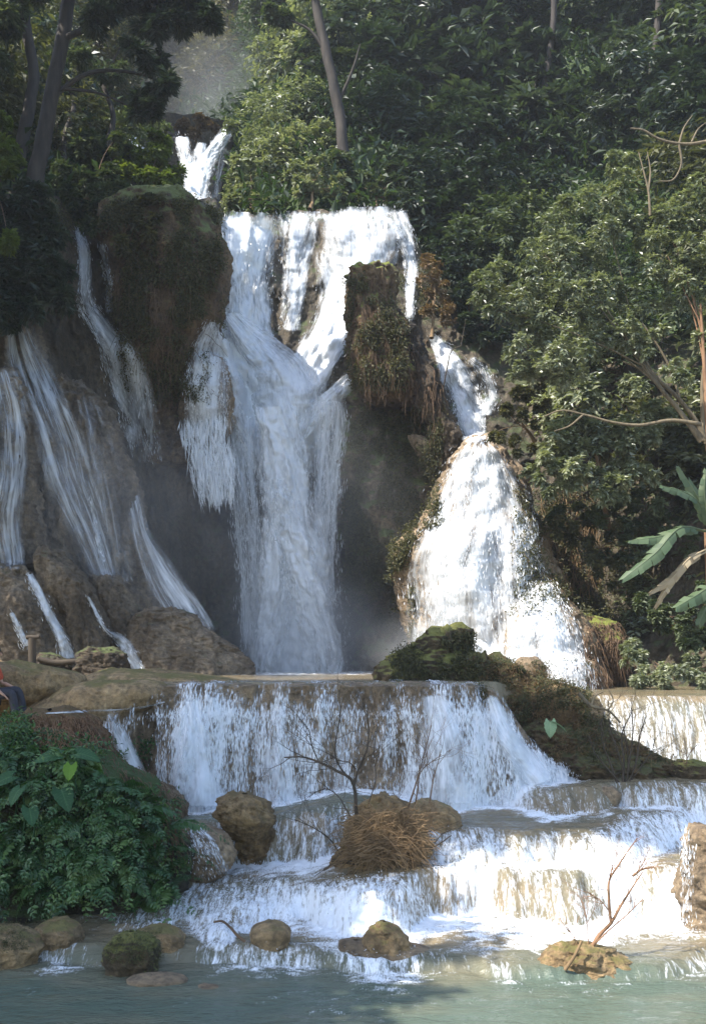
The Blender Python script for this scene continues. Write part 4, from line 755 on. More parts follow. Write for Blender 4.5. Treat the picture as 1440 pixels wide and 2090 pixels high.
bb = [('big', 590, 280, 41, .48, 10, 'green leafy tree leaning over the right side of the upper fall'), ('mid', 530, 385, 39, .5, 60, 'rounded bush tree between the small upper fall and the main lip'),
      ('big', 640, 130, 47, .7, 120, 'pale green tree in the sun left of the tall dark trunk'), ('big2', 600, -20, 54, .75, 80, 'tree at the top edge left of the tall dark trunk'), ('mid', 630, 345, 38.5, .75, 200, 'sunlit bush tree standing behind the centre of the main lip'),
      ('big2', 760, 150, 45, .8, 30, 'dark green tree just right of the tall dark trunk'), ('tall', 690, 40, 50, 1., 0, 'tall slim crown behind the tall dark trunk'), ('big', 770, 310, 41, .7, 250, 'green tree above the right half of the main lip'),
      ('big2', 850, 40, 49, .95, 140, 'dark tree at the top edge right of the tall trunk'), ('feather', 880, 210, 43, 1.0, 300, 'dark broad tree with shining leaves in the middle of the forest slope'), ('mid', 850, 430, 36.5, .9, 150, 'dark bush tree at the right shoulder of the main lip'),
      ('big2', 960, 330, 40, .75, 200, 'deep green tree above the brown shrub right of the main fall'), ('feather', 930, 490, 35, .5, 20, 'dark bush tree directly above the chute stream'), ('feather', 990, 85, 47, 1.1, 60, 'dark tree at the top between the two big forest crowns'),
      ('feather', 1040, 215, 42.5, .95, 280, 'dark tree with whitish glints left of the black hollow'), ('mid', 1010, 440, 36, 1., 100, 'dark green tree left of the sunlit overhanging tree'), ('big', 1130, 40, 48, 1., 180, 'dark tree at the top edge above the black hollow'),
      ('feather', 1150, 300, 40.5, .75, 40, 'dark tree below the black hollow at the upper right'), ('mid', 1090, 520, 34, .9, 220, 'shadowed tree filling the gap behind the sunlit crown'), ('big', 1290, 90, 47, 1., 330, 'dark tree at the upper right beside the black hollow'),
      ('big', 1290, 260, 40, .7, 90, 'mid green tree above the pale dead branch'), ('big2', 1410, 60, 44, 1., 10, 'dark tree in the upper right corner'), ('big2', 1420, 260, 37, .75, 210, 'dark tree at the right edge behind the pale dead branch'),
      ('tall', 1210, 150, 46, .8, 0, 'slim dark tree in the black hollow at the upper right'), ('big', 1500, 450, 34, .8, 0, 'dark tree cut by the right edge behind the sunlit crown'), ('big', 1560, 200, 40, 1.1, 0, 'big dark tree just beyond the right edge of the forest'),
      ('mid', 1340, 720, 30.5, 1.0, 30, 'shadowed tree behind the forked pale trunk'), ('mid', 1200, 780, 30.5, .95, 130, 'dark tree behind the lower part of the sunlit crown'), ('mid', 1440, 980, 28.5, 1.0, 230, 'dark bushy tree behind the banana plant'),
      ('mid', 1270, 960, 29.5, .9, 310, 'dark bush tree above the brown bank at the right'), ('mid', 1420, 1250, 27.3, .8, 50, 'dark bush tree below the banana plant leaves'), ('mid', 1060, 690, 32.5, .8, 0, 'dark tree squeezed between chute stream and the sunlit crown'), ('mid', 1620, 960, 27, 1.2, 40, 'bushy tree further beyond the right edge above the bank'), ('mid', 1600, 760, 29.5, 1.2, 80, 'bushy tree beyond the right edge behind the forked trunk'), ('mid', 1560, 1150, 26.5, 1.1, 0, 'leafy bush tree just past the right edge behind the banana plant'),
      ('big2', 20, 130, 38, .85, 0, 'dark tree behind the leftmost leaning trunk'), ('big', 110, 320, 34.5, .55, 45, 'shadowed tree behind the lower part of the leaning trunks'), ('big', -120, 200, 33, .9, 90, 'dark tree beyond the left edge above the cliff'), ('tall', 190, 20, 44, .9, 0, 'tall slim tree between leaning trunks and gully'),
      ('big', 640, -120, 56, 1.1, 0, 'tree above the top edge over the tall trunk'), ('big2', 250, 330, 36.5, .45, 100, 'small dark tree behind the bright bush on the buttress')]
for kd, px, py, d, sc, rz, lb in bb: place_tree(kd, px, py, d, sc, rz, lb, FG, random.choice(['leaf_dark', 'leaf_dark', 'leaf_dark', 'leaf_forest', 'leaf_shade']) if px > 740 and d > 34.5 else 'leaf_sun' if 520 < px < 700 and py > 200 else random.choice(['leaf_forest', 'leaf_olive', None]), ang=(random.uniform(-8, 8), random.uniform(-8, 8)))  # leaf colour carries the light: darker on the shaded right, paler mid slope

# trunks that stand out
def trunk_tree(label, path, r, d, bark, seed, crown=None, mat='leaf_forest', leaf=.25, kind='forest_tree', twigs=24, per=10, lw=.42, branches=(), kd=1., dr=.5):
    t = thing(kind, label, 'tree', pt(path[0][0], path[0][1], d)); b = MB()
    S = crspline(np.array(path, float), 30); P = at(S[:, 0], S[:, 1], d+np.linspace(0, .6, 30)); P += fbm(P*.8+seed, 3)[:, None]*np.array([.08, .08, 0])
    rad = np.linspace(r*1.15, r*.75, 30); rad[:4] *= np.array([1.5, 1.3, 1.15, 1.05]); V, Fc = tube(P, rad, 12); V = V+fbm(V*np.array([6, 6, 1.2]), 3)[:, None]*.05*r/.25*np.array([1, 1, 0]); b.add(V, Fc)
    for pth, rb in branches:
        S2 = crspline(np.array(pth, float), 16); V, Fc = tube(at(S2[:, 0], S2[:, 1], d+.3), rb*np.linspace(1, .35, 16), 7); b.add(V, Fc)
    b.build('trunk', M[bark], t)
    if crown:
        cb = MB()
        for i, (px, py, dd, rp) in enumerate(crown):
            rad_ = rp/F*dd; V, Fc, rn, cc = crown_data(seed*20+i, (rad_, rad_*.8, rad_*.7), max(5, int(12*(rad_/.9)**1.5*kd)), twigs, per, leaf, lw=lw, droop=dr, hz=.35 if dr > .6 else 1.); cb.add(V+at(px, py, dd), Fc, rnd=rn)
        cb.build('crown', M[mat], t, False)
    return t
trunk_tree('tall dark trunk rising behind the main lip into the forest', [(722, 430), (705, 330), (690, 220), (668, 110), (645, 10), (630, -120)], .18, 36.5, 'bark', 3, [(640, -60, 37, 70), (560, 40, 37, 26), (700, 120, 37.5, 26)], branches=[([(668, 110), (630, 60), (590, 40)], .08), ([(690, 210), (720, 140), (735, 90)], .07)])
trunk_tree('dark leaning trunk with feathery hanging leaves at the upper left', [(62, 430), (82, 320), (105, 200), (126, 80), (150, -60), (175, -200)], .19, 27.2, 'bark', 5,
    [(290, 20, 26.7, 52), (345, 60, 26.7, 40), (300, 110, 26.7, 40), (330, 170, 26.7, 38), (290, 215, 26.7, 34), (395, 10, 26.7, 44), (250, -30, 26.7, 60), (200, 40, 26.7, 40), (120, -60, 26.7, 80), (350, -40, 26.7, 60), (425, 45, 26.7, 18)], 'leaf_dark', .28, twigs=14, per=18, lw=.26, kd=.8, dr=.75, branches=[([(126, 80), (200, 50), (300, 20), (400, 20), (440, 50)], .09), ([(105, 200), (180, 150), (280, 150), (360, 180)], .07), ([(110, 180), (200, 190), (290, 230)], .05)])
trunk_tree('second leaning trunk at the far left, forked behind the first', [(28, 420), (40, 330), (60, 230), (68, 150), (55, 60), (45, -80)], .17, 30.5, 'bark', 6, [(10, 30, 30, 60), (60, 20, 30.5, 46), (-40, 120, 30, 60), (30, -60, 30, 80)], 'leaf_forest', .2)
for px_, y0, y1, r, d, lb in [(1115, 250, -260, .12, 42, 'slim dark trunk left of the black hollow'), (1330, 240, -260, .14, 41, 'dark trunk at the upper right edge of the black hollow'), (135, 300, 130, .08, 33, 'thin straight trunk between leaning trunks and dark bushes'), (218, 330, 150, .09, 33.5, 'thin dark trunk rising from the bushes on the buttress'), (1276, 890, 700, .22, 30.0, 'thick shadowed trunk behind the forked pale tree'), (700, 420, 350, .08, 36, 'short thin trunk standing right on the main lip')]:
    trunk_tree(lb, [(px_, y0+40), (px_-4, y0), (px_+14, (y0+y1)/2), (px_-16, y1)], r, d, 'bark', int(px_), [(px_, y1-10, d, 40)], leaf=.18)
# mostly unseen trees off left, placed along the sun line to shade wall and river
for i, (tx, ty, td, H, sc, lb) in enumerate([(60, 950, 26.5, 17, 1.0, 'shade tree over the left wall just beyond the left edge'), (250, 1000, 27.5, 20, .95, 'taller shade tree over the left wall beyond the left edge'), (600, 1080, 29.7, 22, .9, 'tall leafy shade tree whose crown reaches over the top left corner'), (560, 1300, 29.2, 19, .85, 'shade tree high on the left bank beyond the first leaning trunk'), (130, 1280, 25, 14, .9, 'low shade tree on the left bank beyond the wooden post'),
      (250, 1480, 16.4, 14, .8, 'shade tree on the left bank beyond the tufa shelf'), (480, 1500, 16.2, 15, .85, 'second shade tree on the left bank towards the broad ledge'), (720, 1500, 16.2, 16, .8, 'shade tree leaning out from the left bank over the broad ledge'), (900, 1500, 16.4, 17, .7, 'tallest shade tree leaning out over the broad ledge'),
      (60, 1960, 11.0, 9, .8, 'low shade tree behind the viewer on the left bank'), (1010, 1630, 15.7, 17, .5, 'unseen tree off the left bank, added to shade the middle terrace'), (1250, 1620, 15.9, 19, .5, 'tall unseen tree off the left bank, added to shade the right terraces'), (180, 2060, 9.8, 10, .6, 'shade tree over the lower pool left of the viewer'), (120, 1650, 12.6, 11, .75, 'shade tree over the fern mound beyond the left edge')]):
    tgt = pt(tx, ty, td); o = place_tree('big', 0, 0, 20, sc, 40*i, lb, 'shade trees on the left bank'); o.location = tgt+SUN*((H-tgt.z)/SUN.z)

# bushes on and beside the cliff
lobe_tree('shrub', 'bright yellow green bush on top of the buttress beside the upper fall', [(300, 310, 31.5, 42), (340, 340, 31.6, 36), (285, 350, 31, 40), (325, 385, 31.3, 34), (270, 385, 31, 30), (345, 300, 32, 22)], (310, 410, 31.3), .15, 'leaf_yellow', 'twig', .06, 31, 1.0, cat='shrub', stem='stem')
lobe_tree('shrub', 'dark bush hanging over the top left of the buttress', [(180, 300, 31, 40), (150, 350, 30.5, 44), (205, 370, 30.3, 46), (230, 310, 31, 34), (180, 410, 29.6, 44), (235, 420, 29.0, 44), (215, 460, 28.6, 36), (140, 420, 30, 30)], (190, 440, 30.6), .17, 'leaf_forest', 'twig', .07, 32, 1.1, cat='shrub', stem='stem')
lobe_tree('shrub', 'dark trailing bush over the front of the buttress below the bright bush', [(280, 420, 28.6, 40), (315, 435, 28.2, 38), (350, 425, 28.8, 34), (290, 470, 28.0, 34), (260, 500, 27.9, 30)], (300, 420, 29.5), .15, 'leaf_moss', 'twig', .05, 33, 1.0, cat='shrub', stem='stem')
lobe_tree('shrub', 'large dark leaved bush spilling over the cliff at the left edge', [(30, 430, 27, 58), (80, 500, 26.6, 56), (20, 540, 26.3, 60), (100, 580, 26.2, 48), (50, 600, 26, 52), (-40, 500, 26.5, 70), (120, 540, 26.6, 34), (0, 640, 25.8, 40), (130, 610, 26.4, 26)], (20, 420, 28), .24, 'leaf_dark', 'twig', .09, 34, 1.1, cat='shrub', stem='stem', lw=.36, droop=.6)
lobe_tree('shrub', 'sunlit yellow green leaves at the left edge beside the trunks', [(8, 330, 27.5, 34), (30, 350, 27.3, 22), (10, 250, 28, 20), (-30, 300, 27.5, 50), (20, 500, 25.6, 22)], (-30, 420, 28), .17, 'leaf_yellow', 'twig', .06, 35, 1.0, cat='shrub', stem='stem')
lobe_tree('shrub', 'pale twiggy bush growing on the middle of the main lip', [(640, 370, 35, 40), (660, 340, 35.3, 30), (620, 395, 34.7, 24), (690, 385, 35, 28), (600, 350, 35.5, 24)], (632, 428, 34.2), .14, 'leaf_sun', 'twig_gold', .06, 36, .8, cat='shrub', stem='stem')
lobe_tree('shrub', 'low bushes lining the bank left of the main lip', [(486, 415, 36, 20), (520, 420, 35.6, 24), (560, 418, 35.3, 22), (500, 378, 37, 24), (510, 350, 37.5, 34)], (510, 440, 36), .15, 'leaf_sun', 'twig', .05, 37, .8, cat='shrub', stem='stem')
lobe_tree('shrub', 'low bushes lining the bank right of the short trunk on the lip', [(750, 405, 35.5, 26), (790, 410, 35, 22), (730, 370, 36, 30), (800, 370, 36, 30)], (770, 430, 35), .15, 'leaf_forest', 'twig', .05, 38, .8, cat='shrub', stem='stem')
lobe_tree('shrub', 'rusty brown dry shrub between the rooty pillar and the dark forest', [(870, 560, 31.6, 36), (900, 600, 31.4, 34), (865, 620, 31, 26), (910, 640, 31, 24), (880, 530, 32, 22)], (880, 690, 31), .11, 'leaf_dry', 'twig_gold', .05, 39, .6, cat='shrub', stem='stem', twigs=14)
lobe_tree('overhanging_tree', 'big sunlit tree with small leaves overhanging the chute and the tall cone from the right', [(1225, 400, 25.5, 62), (1190, 470, 25.2, 74), (1110, 520, 25, 74), (1040, 600, 24.8, 70), (985, 620, 24.6, 38), (1130, 640, 24.8, 86), (1060, 700, 24.8, 54), (1200, 580, 25.3, 90), (1240, 680, 25, 74), (1160, 740, 24.8, 70), (1085, 770, 24.8, 46), (1290, 480, 25.8, 60), (1150, 430, 25.6, 40), (1270, 350, 26, 40), (1330, 700, 24.2, 40), (1385, 760, 24.0, 36), (1300, 790, 24.4, 36)],
    (1432, 900, 24.6), .125, 'leaf_sun', 'bark_pale', .07, 40, 1.0, twigs=18, per=9, nl=6, trunk=(1290, 720, 24.8))
lobe_tree('overhanging_tree', 'sunlit tree with small leaves at the right edge above the forked trunk', [(1400, 430, 25, 60), (1360, 520, 25, 56), (1420, 580, 24.8, 60), (1340, 610, 25.1, 50), (1470, 500, 25, 70), (1430, 690, 24.5, 44), (1350, 440, 25.6, 34), (1500, 620, 24.6, 70), (1430, 390, 25.2, 34)],
    (1448, 920, 24.4), .125, 'leaf_sun', 'bark_red', .07, 41, .95, twigs=18, per=9, nl=5, trunk=(1428, 620, 24.6))
lobe_tree('shrub', 'lush bright bush under the horizontal branch right of the tall cone', [(1130, 900, 25.6, 46), (1190, 890, 25.4, 50), (1110, 960, 25.3, 40), (1180, 960, 25.2, 54), (1250, 920, 25.6, 50), (1310, 890, 25.8, 46), (1230, 1000, 25.3, 44), (1290, 970, 25.6, 46), (1150, 1010, 25.3, 34), (1350, 850, 26, 40)],
    (1240, 1080, 26.5), .15, 'leaf_sun', 'twig', .07, 42, 1.2, cat='shrub', stem='stem', lw=.5)
lobe_tree('shrub', 'brownish dry bush hanging above the top of the tall cone', [(1050, 850, 25.6, 38), (1085, 820, 25.8, 36), (1030, 890, 25.6, 28), (1110, 850, 26, 30), (1060, 910, 25.8, 24)], (1090, 900, 26.5), .10, 'leaf_moss', 'twig_gold', .05, 43, .9, cat='shrub', stem='stem')
lobe_tree('shrub', 'bush with hanging stems on the brown bank right of the tall cone', [(1190, 1090, 26.2, 40), (1150, 1070, 26.2, 30), (1210, 1150, 26.2, 30), (1280, 1100, 26.4, 40), (1260, 1170, 26.2, 34)], (1240, 1120, 27.5), .11, 'leaf_moss', 'twig_gold', .05, 44, .8, cat='shrub', stem='stem', droop=.8)
lobe_tree('shrub', 'low sunlit shrubs on the bank at the foot of the right slope', [(1300, 1350, 23.4, 30), (1340, 1370, 23, 34), (1390, 1360, 23, 36), (1430, 1380, 22.8, 36), (1300, 1390, 22.9, 24), (1360, 1395, 22.7, 26), (1470, 1360, 23, 44), (1280, 1320, 23.6, 20)], (1370, 1425, 23), .11, 'leaf_sun', 'twig', .04, 45, 1.3, cat='shrub', stem='stem')
lobe_tree('shrub', 'dark leafy shrub hanging between the banana plant and the low sunlit shrubs', [(1410, 1290, 24, 38), (1360, 1260, 24.6, 36), (1440, 1220, 24.2, 40), (1320, 1230, 25.4, 30), (1410, 1330, 23.6, 30)], (1430, 1330, 25), .14, 'leaf_forest', 'twig', .05, 46, 1.0, cat='shrub', stem='stem', lw=.55)
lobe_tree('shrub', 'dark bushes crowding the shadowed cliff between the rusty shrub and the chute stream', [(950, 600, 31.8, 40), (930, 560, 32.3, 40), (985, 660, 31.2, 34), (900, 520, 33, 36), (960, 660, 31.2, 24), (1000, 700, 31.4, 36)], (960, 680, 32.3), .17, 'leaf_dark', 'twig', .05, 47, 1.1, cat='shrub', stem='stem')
lobe_tree('shrub', 'tangled bush covering the bank below the lush bright bush', [(1150, 1060, 26.4, 34), (1200, 1050, 26.4, 40), (1260, 1060, 26.5, 46), (1320, 1040, 26.6, 46), (1300, 1130, 26.4, 40), (1380, 1110, 26, 40), (1240, 1140, 26.6, 30)], (1270, 1150, 27.6), .13, 'leaf_forest', 'twig', .05, 48, 1.0, cat='shrub', stem='stem')
lobe_tree('shrub', 'rusty dry bush on the notch of the small upper fall', [(400, 262, 44, 26), (375, 262, 44.3, 20), (425, 258, 44.3, 18)], (400, 292, 44.3), .16, 'leaf_dry', 'twig_gold', .05, 49, .8, cat='shrub', stem='stem')
# pale dead branches at the upper right, and the long bough
def branch_thing(name, label, paths, d, mat, cat='branch'):
    b = MB()
    for pth, r0, r1 in paths:
        S = crspline(np.array(pth, float), 24); dd = np.full(24, d) if S.shape[1] == 2 else S[:, 2]
        V, Fc = tube(at(S[:, 0], S[:, 1], dd), np.linspace(r0, r1, 24), 7); b.add(V, Fc)
    return tag(b.build(name, M[mat]), label, cat)
branch_thing('dead_branch', 'pale bare liana looping in front of the forest at the right edge', [([(1460, 285), (1400, 294), (1340, 282), (1310, 265), (1285, 262)], .045, .02), ([(1384, 292), (1388, 340), (1370, 368), (1345, 370)], .03, .012), ([(1385, 292), (1395, 260), (1412, 235)], .03, .01), ([(1410, 290), (1425, 262), (1440, 250)], .025, .01)], 24.2, 'bark_pale')
branch_thing('dead_branch', 'thin pale upright stems among the leaves above the sunlit crown', [([(1326, 440), (1322, 390), (1310, 340), (1302, 310)], .035, .012), ([(1322, 390), (1326, 350), (1320, 310)], .03, .01)], 25.0, 'bark_pale')
branch_thing('bough', 'long crooked bough reaching left across the gap above the lush bush', [([(1430, 866), (1370, 858), (1300, 868), (1250, 862), (1190, 846), (1140, 838), (1110, 850)], .05, .015), ([(1190, 846), (1160, 870), (1130, 880)], .03, .01)], 24.3, 'bark_pale')
branch_thing('forked_trunk', 'forked pale trunk leaning from the right edge behind the leaves', [([(1440, 905), (1425, 870), (1385, 815), (1330, 760), (1300, 690), (1285, 640)], .065, .025), ([(1385, 810), (1370, 760), (1350, 720), (1310, 660)], .04, .018), ([(1340, 765), (1300, 750), (1270, 738)], .04, .02), ([(1434, 900), (1432, 800), (1434, 680), (1420, 640), (1396, 600)], .06, .03)], 24.9, 'bark_pale', 'trunk')

# undergrowth over the forest slope and plants hanging on the cliff
def scatter_on(V, Fc, n, seed, leaf, mask=None, lift=.15, lw=.45, droop=.6):
    r = np.random.default_rng(seed); Q = V[Fc]; a = np.linalg.norm(np.cross(Q[:, 1]-Q[:, 0], Q[:, 3]-Q[:, 0]), axis=1)
    if mask is not None: a = a*mask
    f = r.choice(len(Fc), n, p=a/a.sum()); u = r.uniform(0, 1, (n, 2))
    P = Q[f, 0]+(Q[f, 1]-Q[f, 0])*u[:, :1]+(Q[f, 3]-Q[f, 0])*u[:, 1:]
    Nf = np.cross(Q[f, 1]-Q[f, 0], Q[f, 3]-Q[f, 0]); Nf /= np.linalg.norm(Nf, axis=1)[:, None]+1e-9
    Nf = np.where((Nf[:, 1] > 0)[:, None], -Nf, Nf)
    A = Nf+r.normal(0, .6, P.shape); A[:, 2] -= droop
    return leaves(P+Nf*np.abs(r.normal(0, lift, n))[:, None], A, Nf+np.array([0, 0, .8])+r.normal(0, .4, P.shape), leaf*r.uniform(.6, 1.4, n), leaf*lw*r.uniform(.7, 1.2, n)), r
hv = hillP.reshape(-1, 3); hf = gridf(len(T2), len(px2))[:, ::-1]
cen = hv[hf].mean(1); msk = ((cen[:, 0]/cen[:, 1]*F+CX > -200) & (cen[:, 0]/cen[:, 1]*F+CX < 1650) & (cen[:, 1] < 62))*1.0
msk *= ~((cen[:, 0]/cen[:, 1]*F+CX > 335) & (cen[:, 0]/cen[:, 1]*F+CX < 485) & (cen[:, 1] < 47))
(V, Fc), r = scatter_on(hv, hf, 45000, 61, .40, msk, lift=.5)
tag(mesh_np('undergrowth', V, Fc, M['leaf_ground'], None, False, attrs={'rnd': np.repeat(r.uniform(0, .8, len(V)//4), 4)}), 'leafy undergrowth carpeting the wooded slope between the trees', 'undergrowth', kind='stuff')
def patch_plants(name, label, boxes, n, leaf, mat, seed, cat='cliff plants', lw=.45, lift=.1, rootmix=0):
    """leaf clusters growing on the rock inside image boxes, at the rock's own depth"""
    r = np.random.default_rng(seed); P = []; Nn = []
    for (x0, y0, x1, y1, wt) in boxes:
        for _ in range(int(n*wt)):
            p, nn = hit(r.uniform(x0, x1), r.uniform(y0, y1))
            if p is not None: P.append(p[:]); Nn.append(nn[:])
    P = np.array(P); Nn = np.array(Nn); Nn = np.where((Nn[:, 1] > 0)[:, None], -Nn, Nn)
    k = 7; Pk = np.repeat(P, k, 0)+r.normal(0, leaf*.7, (len(P)*k, 3)); Nk = np.repeat(Nn, k, 0)
    keep = np.repeat(fbm(P*np.array([1.1, 1.1, .8])+seed, 3) > -.08, k); Pk = Pk[keep]; Nk = Nk[keep]
    A = Nk*.8+r.normal(0, .6, Pk.shape); A[:, 2] -= .5
    V, Fc = leaves(Pk+Nk*lift, A, Nk+r.normal(0, .4, Pk.shape)+[0, 0, .7], leaf*r.uniform(.6, 1.4, len(Pk)), leaf*lw)
    o = mesh_np(name, V, Fc, M[mat], None, False, attrs={'rnd': np.repeat(r.uniform(0, 1, len(Pk)), 4)}); return tag(o, label, cat, kind='stuff')
patch_plants('cliff_foliage', 'small creepers and moss hanging on the dark faces of the cliff and buttress', [(230, 410, 450, 660, .8), (250, 640, 420, 820, .25), (700, 1000, 850, 1290, .55), (715, 830, 900, 1080, .5), (714, 562, 826, 790, .3), (1050, 1000, 1320, 1260, .25), (850, 520, 1000, 640, .1), (100, 400, 230, 470, .08)], 6500, .08, 'leaf_moss', 71)
patch_plants('ridge_foliage', 'moss and small weeds covering the mossy mound and ridge', [(800, 1290, 980, 1385, .3), (970, 1350, 1200, 1480, .45), (1080, 1460, 1380, 1570, .25)], 4200, .05, 'leaf_moss', 72, lift=.04)
patch_plants('dry_grass', 'dry brown grass tufts scattered along the mossy ridge', [(980, 1360, 1210, 1480, .5), (1120, 1460, 1390, 1570, .5)], 1800, .07, 'leaf_dry', 75, lift=.05, lw=.12)
patch_plants('bank_foliage', 'weeds and small leaves on the earth of the fern mound', [(0, 1510, 330, 1840, .6), (150, 1530, 370, 1800, .3), (0, 1460, 60, 1600, .2)], 1500, .07, 'fern', 73, lift=.04)
patch_plants('shelf_foliage', 'leafy weeds on the dark rock by the lower left pool and its neighbours', [(215, 1895, 330, 1965, .6), (0, 1880, 60, 1940, .25), (760, 1875, 815, 1905, .15)], 500, .022, 'leaf_moss', 74, lift=.004)

# dead roots and stems hanging from the rocks
def hanging(name, label, boxes, n, ln, wd, mat, seed, parent=None, cat='roots', spread=.25):
    r = np.random.default_rng(seed); b = MB(); cnt = 0
    for (x0, y0, x1, y1, wt) in boxes:
        for _ in range(int(n*wt)):
            p, nn = hit(r.uniform(x0, x1), r.uniform(y0, y1))
            if p is None: continue
            p = np.array(p); L = ln*r.uniform(.4, 1.4); s = np.linspace(0, 1, 7)[:, None]
            nn = np.array(nn); nn = -nn if nn[1] > 0 else nn
            Q = p+nn*.03+nn*(.22*L)*np.sqrt(s)+np.array([0, 0, -1.])*L*s**1.3+np.array([r.normal(0, spread), 0, 0])*L*s+np.cumsum(r.normal(0, .03*L, (7, 3)), 0)
            V, Fc = tube(Q, wd*np.linspace(1, .3, 7), 3); b.add(V, Fc)
    o = b.build(name, M[mat], parent)
    o['kind'] = 'stuff'
    if parent is None: tag(o, label, cat)
    return o
hanging('dry_roots', '', [(712, 560, 805, 640, .3), (715, 630, 825, 720, .4), (722, 710, 835, 780, .3)], 620, .5, .008, 'twig', 81, stack)
hanging('dry_roots', '', [(825, 690, 900, 860, 1)], 90, .7, .012, 'twig', 82, ridge)
hanging('dry_roots', '', [(240, 500, 450, 620, .5), (250, 620, 430, 800, .5)], 380, .6, .010, 'twig', 83, buttress)
hanging('dry_stems', '', [(1190, 1270, 1275, 1390, 1)], 420, .55, .012, 'twig', 84, brushside)
hanging('hanging_stems', 'dead stems and roots trailing down the brown bank right of the tall cone', [(1090, 990, 1230, 1200, 1)], 420, .9, .013, 'twig_gold', 85)
hanging('dry_stems', '', [(190, 1540, 330, 1640, .5), (260, 1600, 375, 1720, .5)], 500, .35, .006, 'twig', 87, fernbank)
hanging('dry_grass', '', [(60, 1462, 200, 1540, 1)], 700, .3, .006, 'bark_red', 86, redbank)

# ------------------------------------------------------------------ bare bushes
def branching(b, p, d, L, r, lev, rg, kids=(2, 4), ang=.6, up=.1, jit=.12):
    n = 7; s = np.linspace(0, 1, n)[:, None]
    Q = p+d*L*s+np.cumsum(rg.normal(0, jit*L/n, (n, 3)), 0)*np.array([1, 1, .7]); Q[:, 2] += up*L*s[:, 0]**2
    V, Fc = tube(Q, r*np.linspace(1, .5 if lev else .2, n), 5 if lev else 4); b.add(V, Fc)
    if lev == 0: return
    for k in range(rg.integers(*kids)+1):
        i = rg.integers(2, n) if k else n-1
        nd = d+rg.normal(0, ang, 3)*np.array([1, .8, .8]); nd /= np.linalg.norm(nd)
        branching(b, Q[i], nd, L*rg.uniform(.5, .8), r*rg.uniform(.4, .6), lev-1, rg, kids, ang, up, jit)
def bare(name, label, px, py, d, stems, mat, seed, cat, lev=3, kids=(2, 4), ang=.5, zb=None):
    t = thing(name, label, cat, pt(px, py, d)); rg = np.random.default_rng(seed)
    for dx, dy, dz, L, r, off in stems:
        b = MB(); v = np.array([dx, dy, dz], float); v /= np.linalg.norm(v)
        branching(b, np.array(pt(px, py, d))+np.array([off, 0, 0]), v, L, r, lev, rg, kids, ang); b.build('stem', M[mat], t)
    return t
def trace_bush(name, label, paths, d, mat, seed, cat='bare shrub', twig=True, lev=2, tl=.4):
    """main stems follow the outline of the real bush; small twigs grow at random from them"""
    p0 = paths[0][0][0]; t = thing(name, label, cat, pt(p0[0], p0[1], d)); rg = np.random.default_rng(seed)
    for pth, r0, r1 in paths:
        b = MB(); S = crspline(np.array(pth, float), 18); dd = d+np.cumsum(rg.normal(0, .02, 18)); Q = at(S[:, 0], S[:, 1], dd)
        V, Fc = tube(Q, np.linspace(r0*1.25, r1*1.4, 18), 6); b.add(V, Fc)
        if twig:
            for i in range(6, 18, 2):
                T = Q[min(i+1, 17)]-Q[i-1]; T /= np.linalg.norm(T); nd = T+rg.normal(0, .55, 3); nd /= np.linalg.norm(nd)
                branching(b, Q[i], nd, tl*rg.uniform(.5, 1.2), max(r1*1.0, .004), lev, rg, (1, 3), .5)
        b.build('stem', M[mat], t)
    return t
trace_bush('bare_sapling', 'tall leafless dark sapling in front of the ledge curtain by the brush covered boulder', [([(728, 1690), (726, 1650), (722, 1605), (716, 1590), (690, 1575), (650, 1555), (618, 1545), (580, 1546)], .022, .006), ([(722, 1606), (728, 1580), (738, 1555), (748, 1530), (752, 1500), (748, 1450)], .014, .004), ([(718, 1594), (700, 1575), (686, 1550), (684, 1520), (690, 1485), (696, 1440)], .012, .004), ([(650, 1555), (636, 1520), (630, 1490), (610, 1465)], .008, .003), ([(728, 1690), (705, 1650), (690, 1625), (665, 1610), (640, 1618)], .010, .003), ([(726, 1570), (712, 1556), (690, 1552), (672, 1540)], .007, .003), ([(752, 1640), (766, 1590), (762, 1540), (770, 1480)], .006, .003), ([(695, 1745), (670, 1710), (640, 1690), (600, 1672)], .010, .003)], 13.5, 'twig_dark', 91, 'bare sapling')
trace_bush('bare_sapling', 'thin upright bare stems standing behind the brush covered boulder', [([(832, 1650), (848, 1600), (862, 1550), (880, 1480)], .010, .003), ([(845, 1650), (852, 1610), (856, 1580), (900, 1540)], .008, .003), ([(876, 1640), (884, 1590), (892, 1560), (900, 1530)], .008, .003), ([(815, 1650), (806, 1632), (800, 1630)], .008, .004)], 13.9, 'twig', 92, 'bare sapling')
trace_bush('bare_sapling', 'bare forked sapling growing from the golden rock in the lower right pool', [([(1205, 1935), (1225, 1905), (1246, 1884), (1262, 1855), (1285, 1818), (1310, 1780)], .020, .004), ([(1246, 1884), (1242, 1840), (1243, 1795), (1262, 1765), (1285, 1730), (1300, 1710)], .014, .003), ([(1210, 1930), (1240, 1900), (1275, 1870), (1310, 1835)], .008, .003), ([(1243, 1795), (1247, 1775), (1250, 1760)], .007, .004), ([(1200, 1925), (1196, 1880), (1190, 1840)], .004, .002), ([(1243, 1860), (1222, 1836), (1200, 1822)], .005, .003), ([(1180, 1930), (1165, 1905), (1150, 1890)], .004, .002), ([(1290, 1788), (1308, 1775), (1318, 1772)], .012, .006)], 10.95, 'bark_red', 93, 'bare sapling', tl=.16)
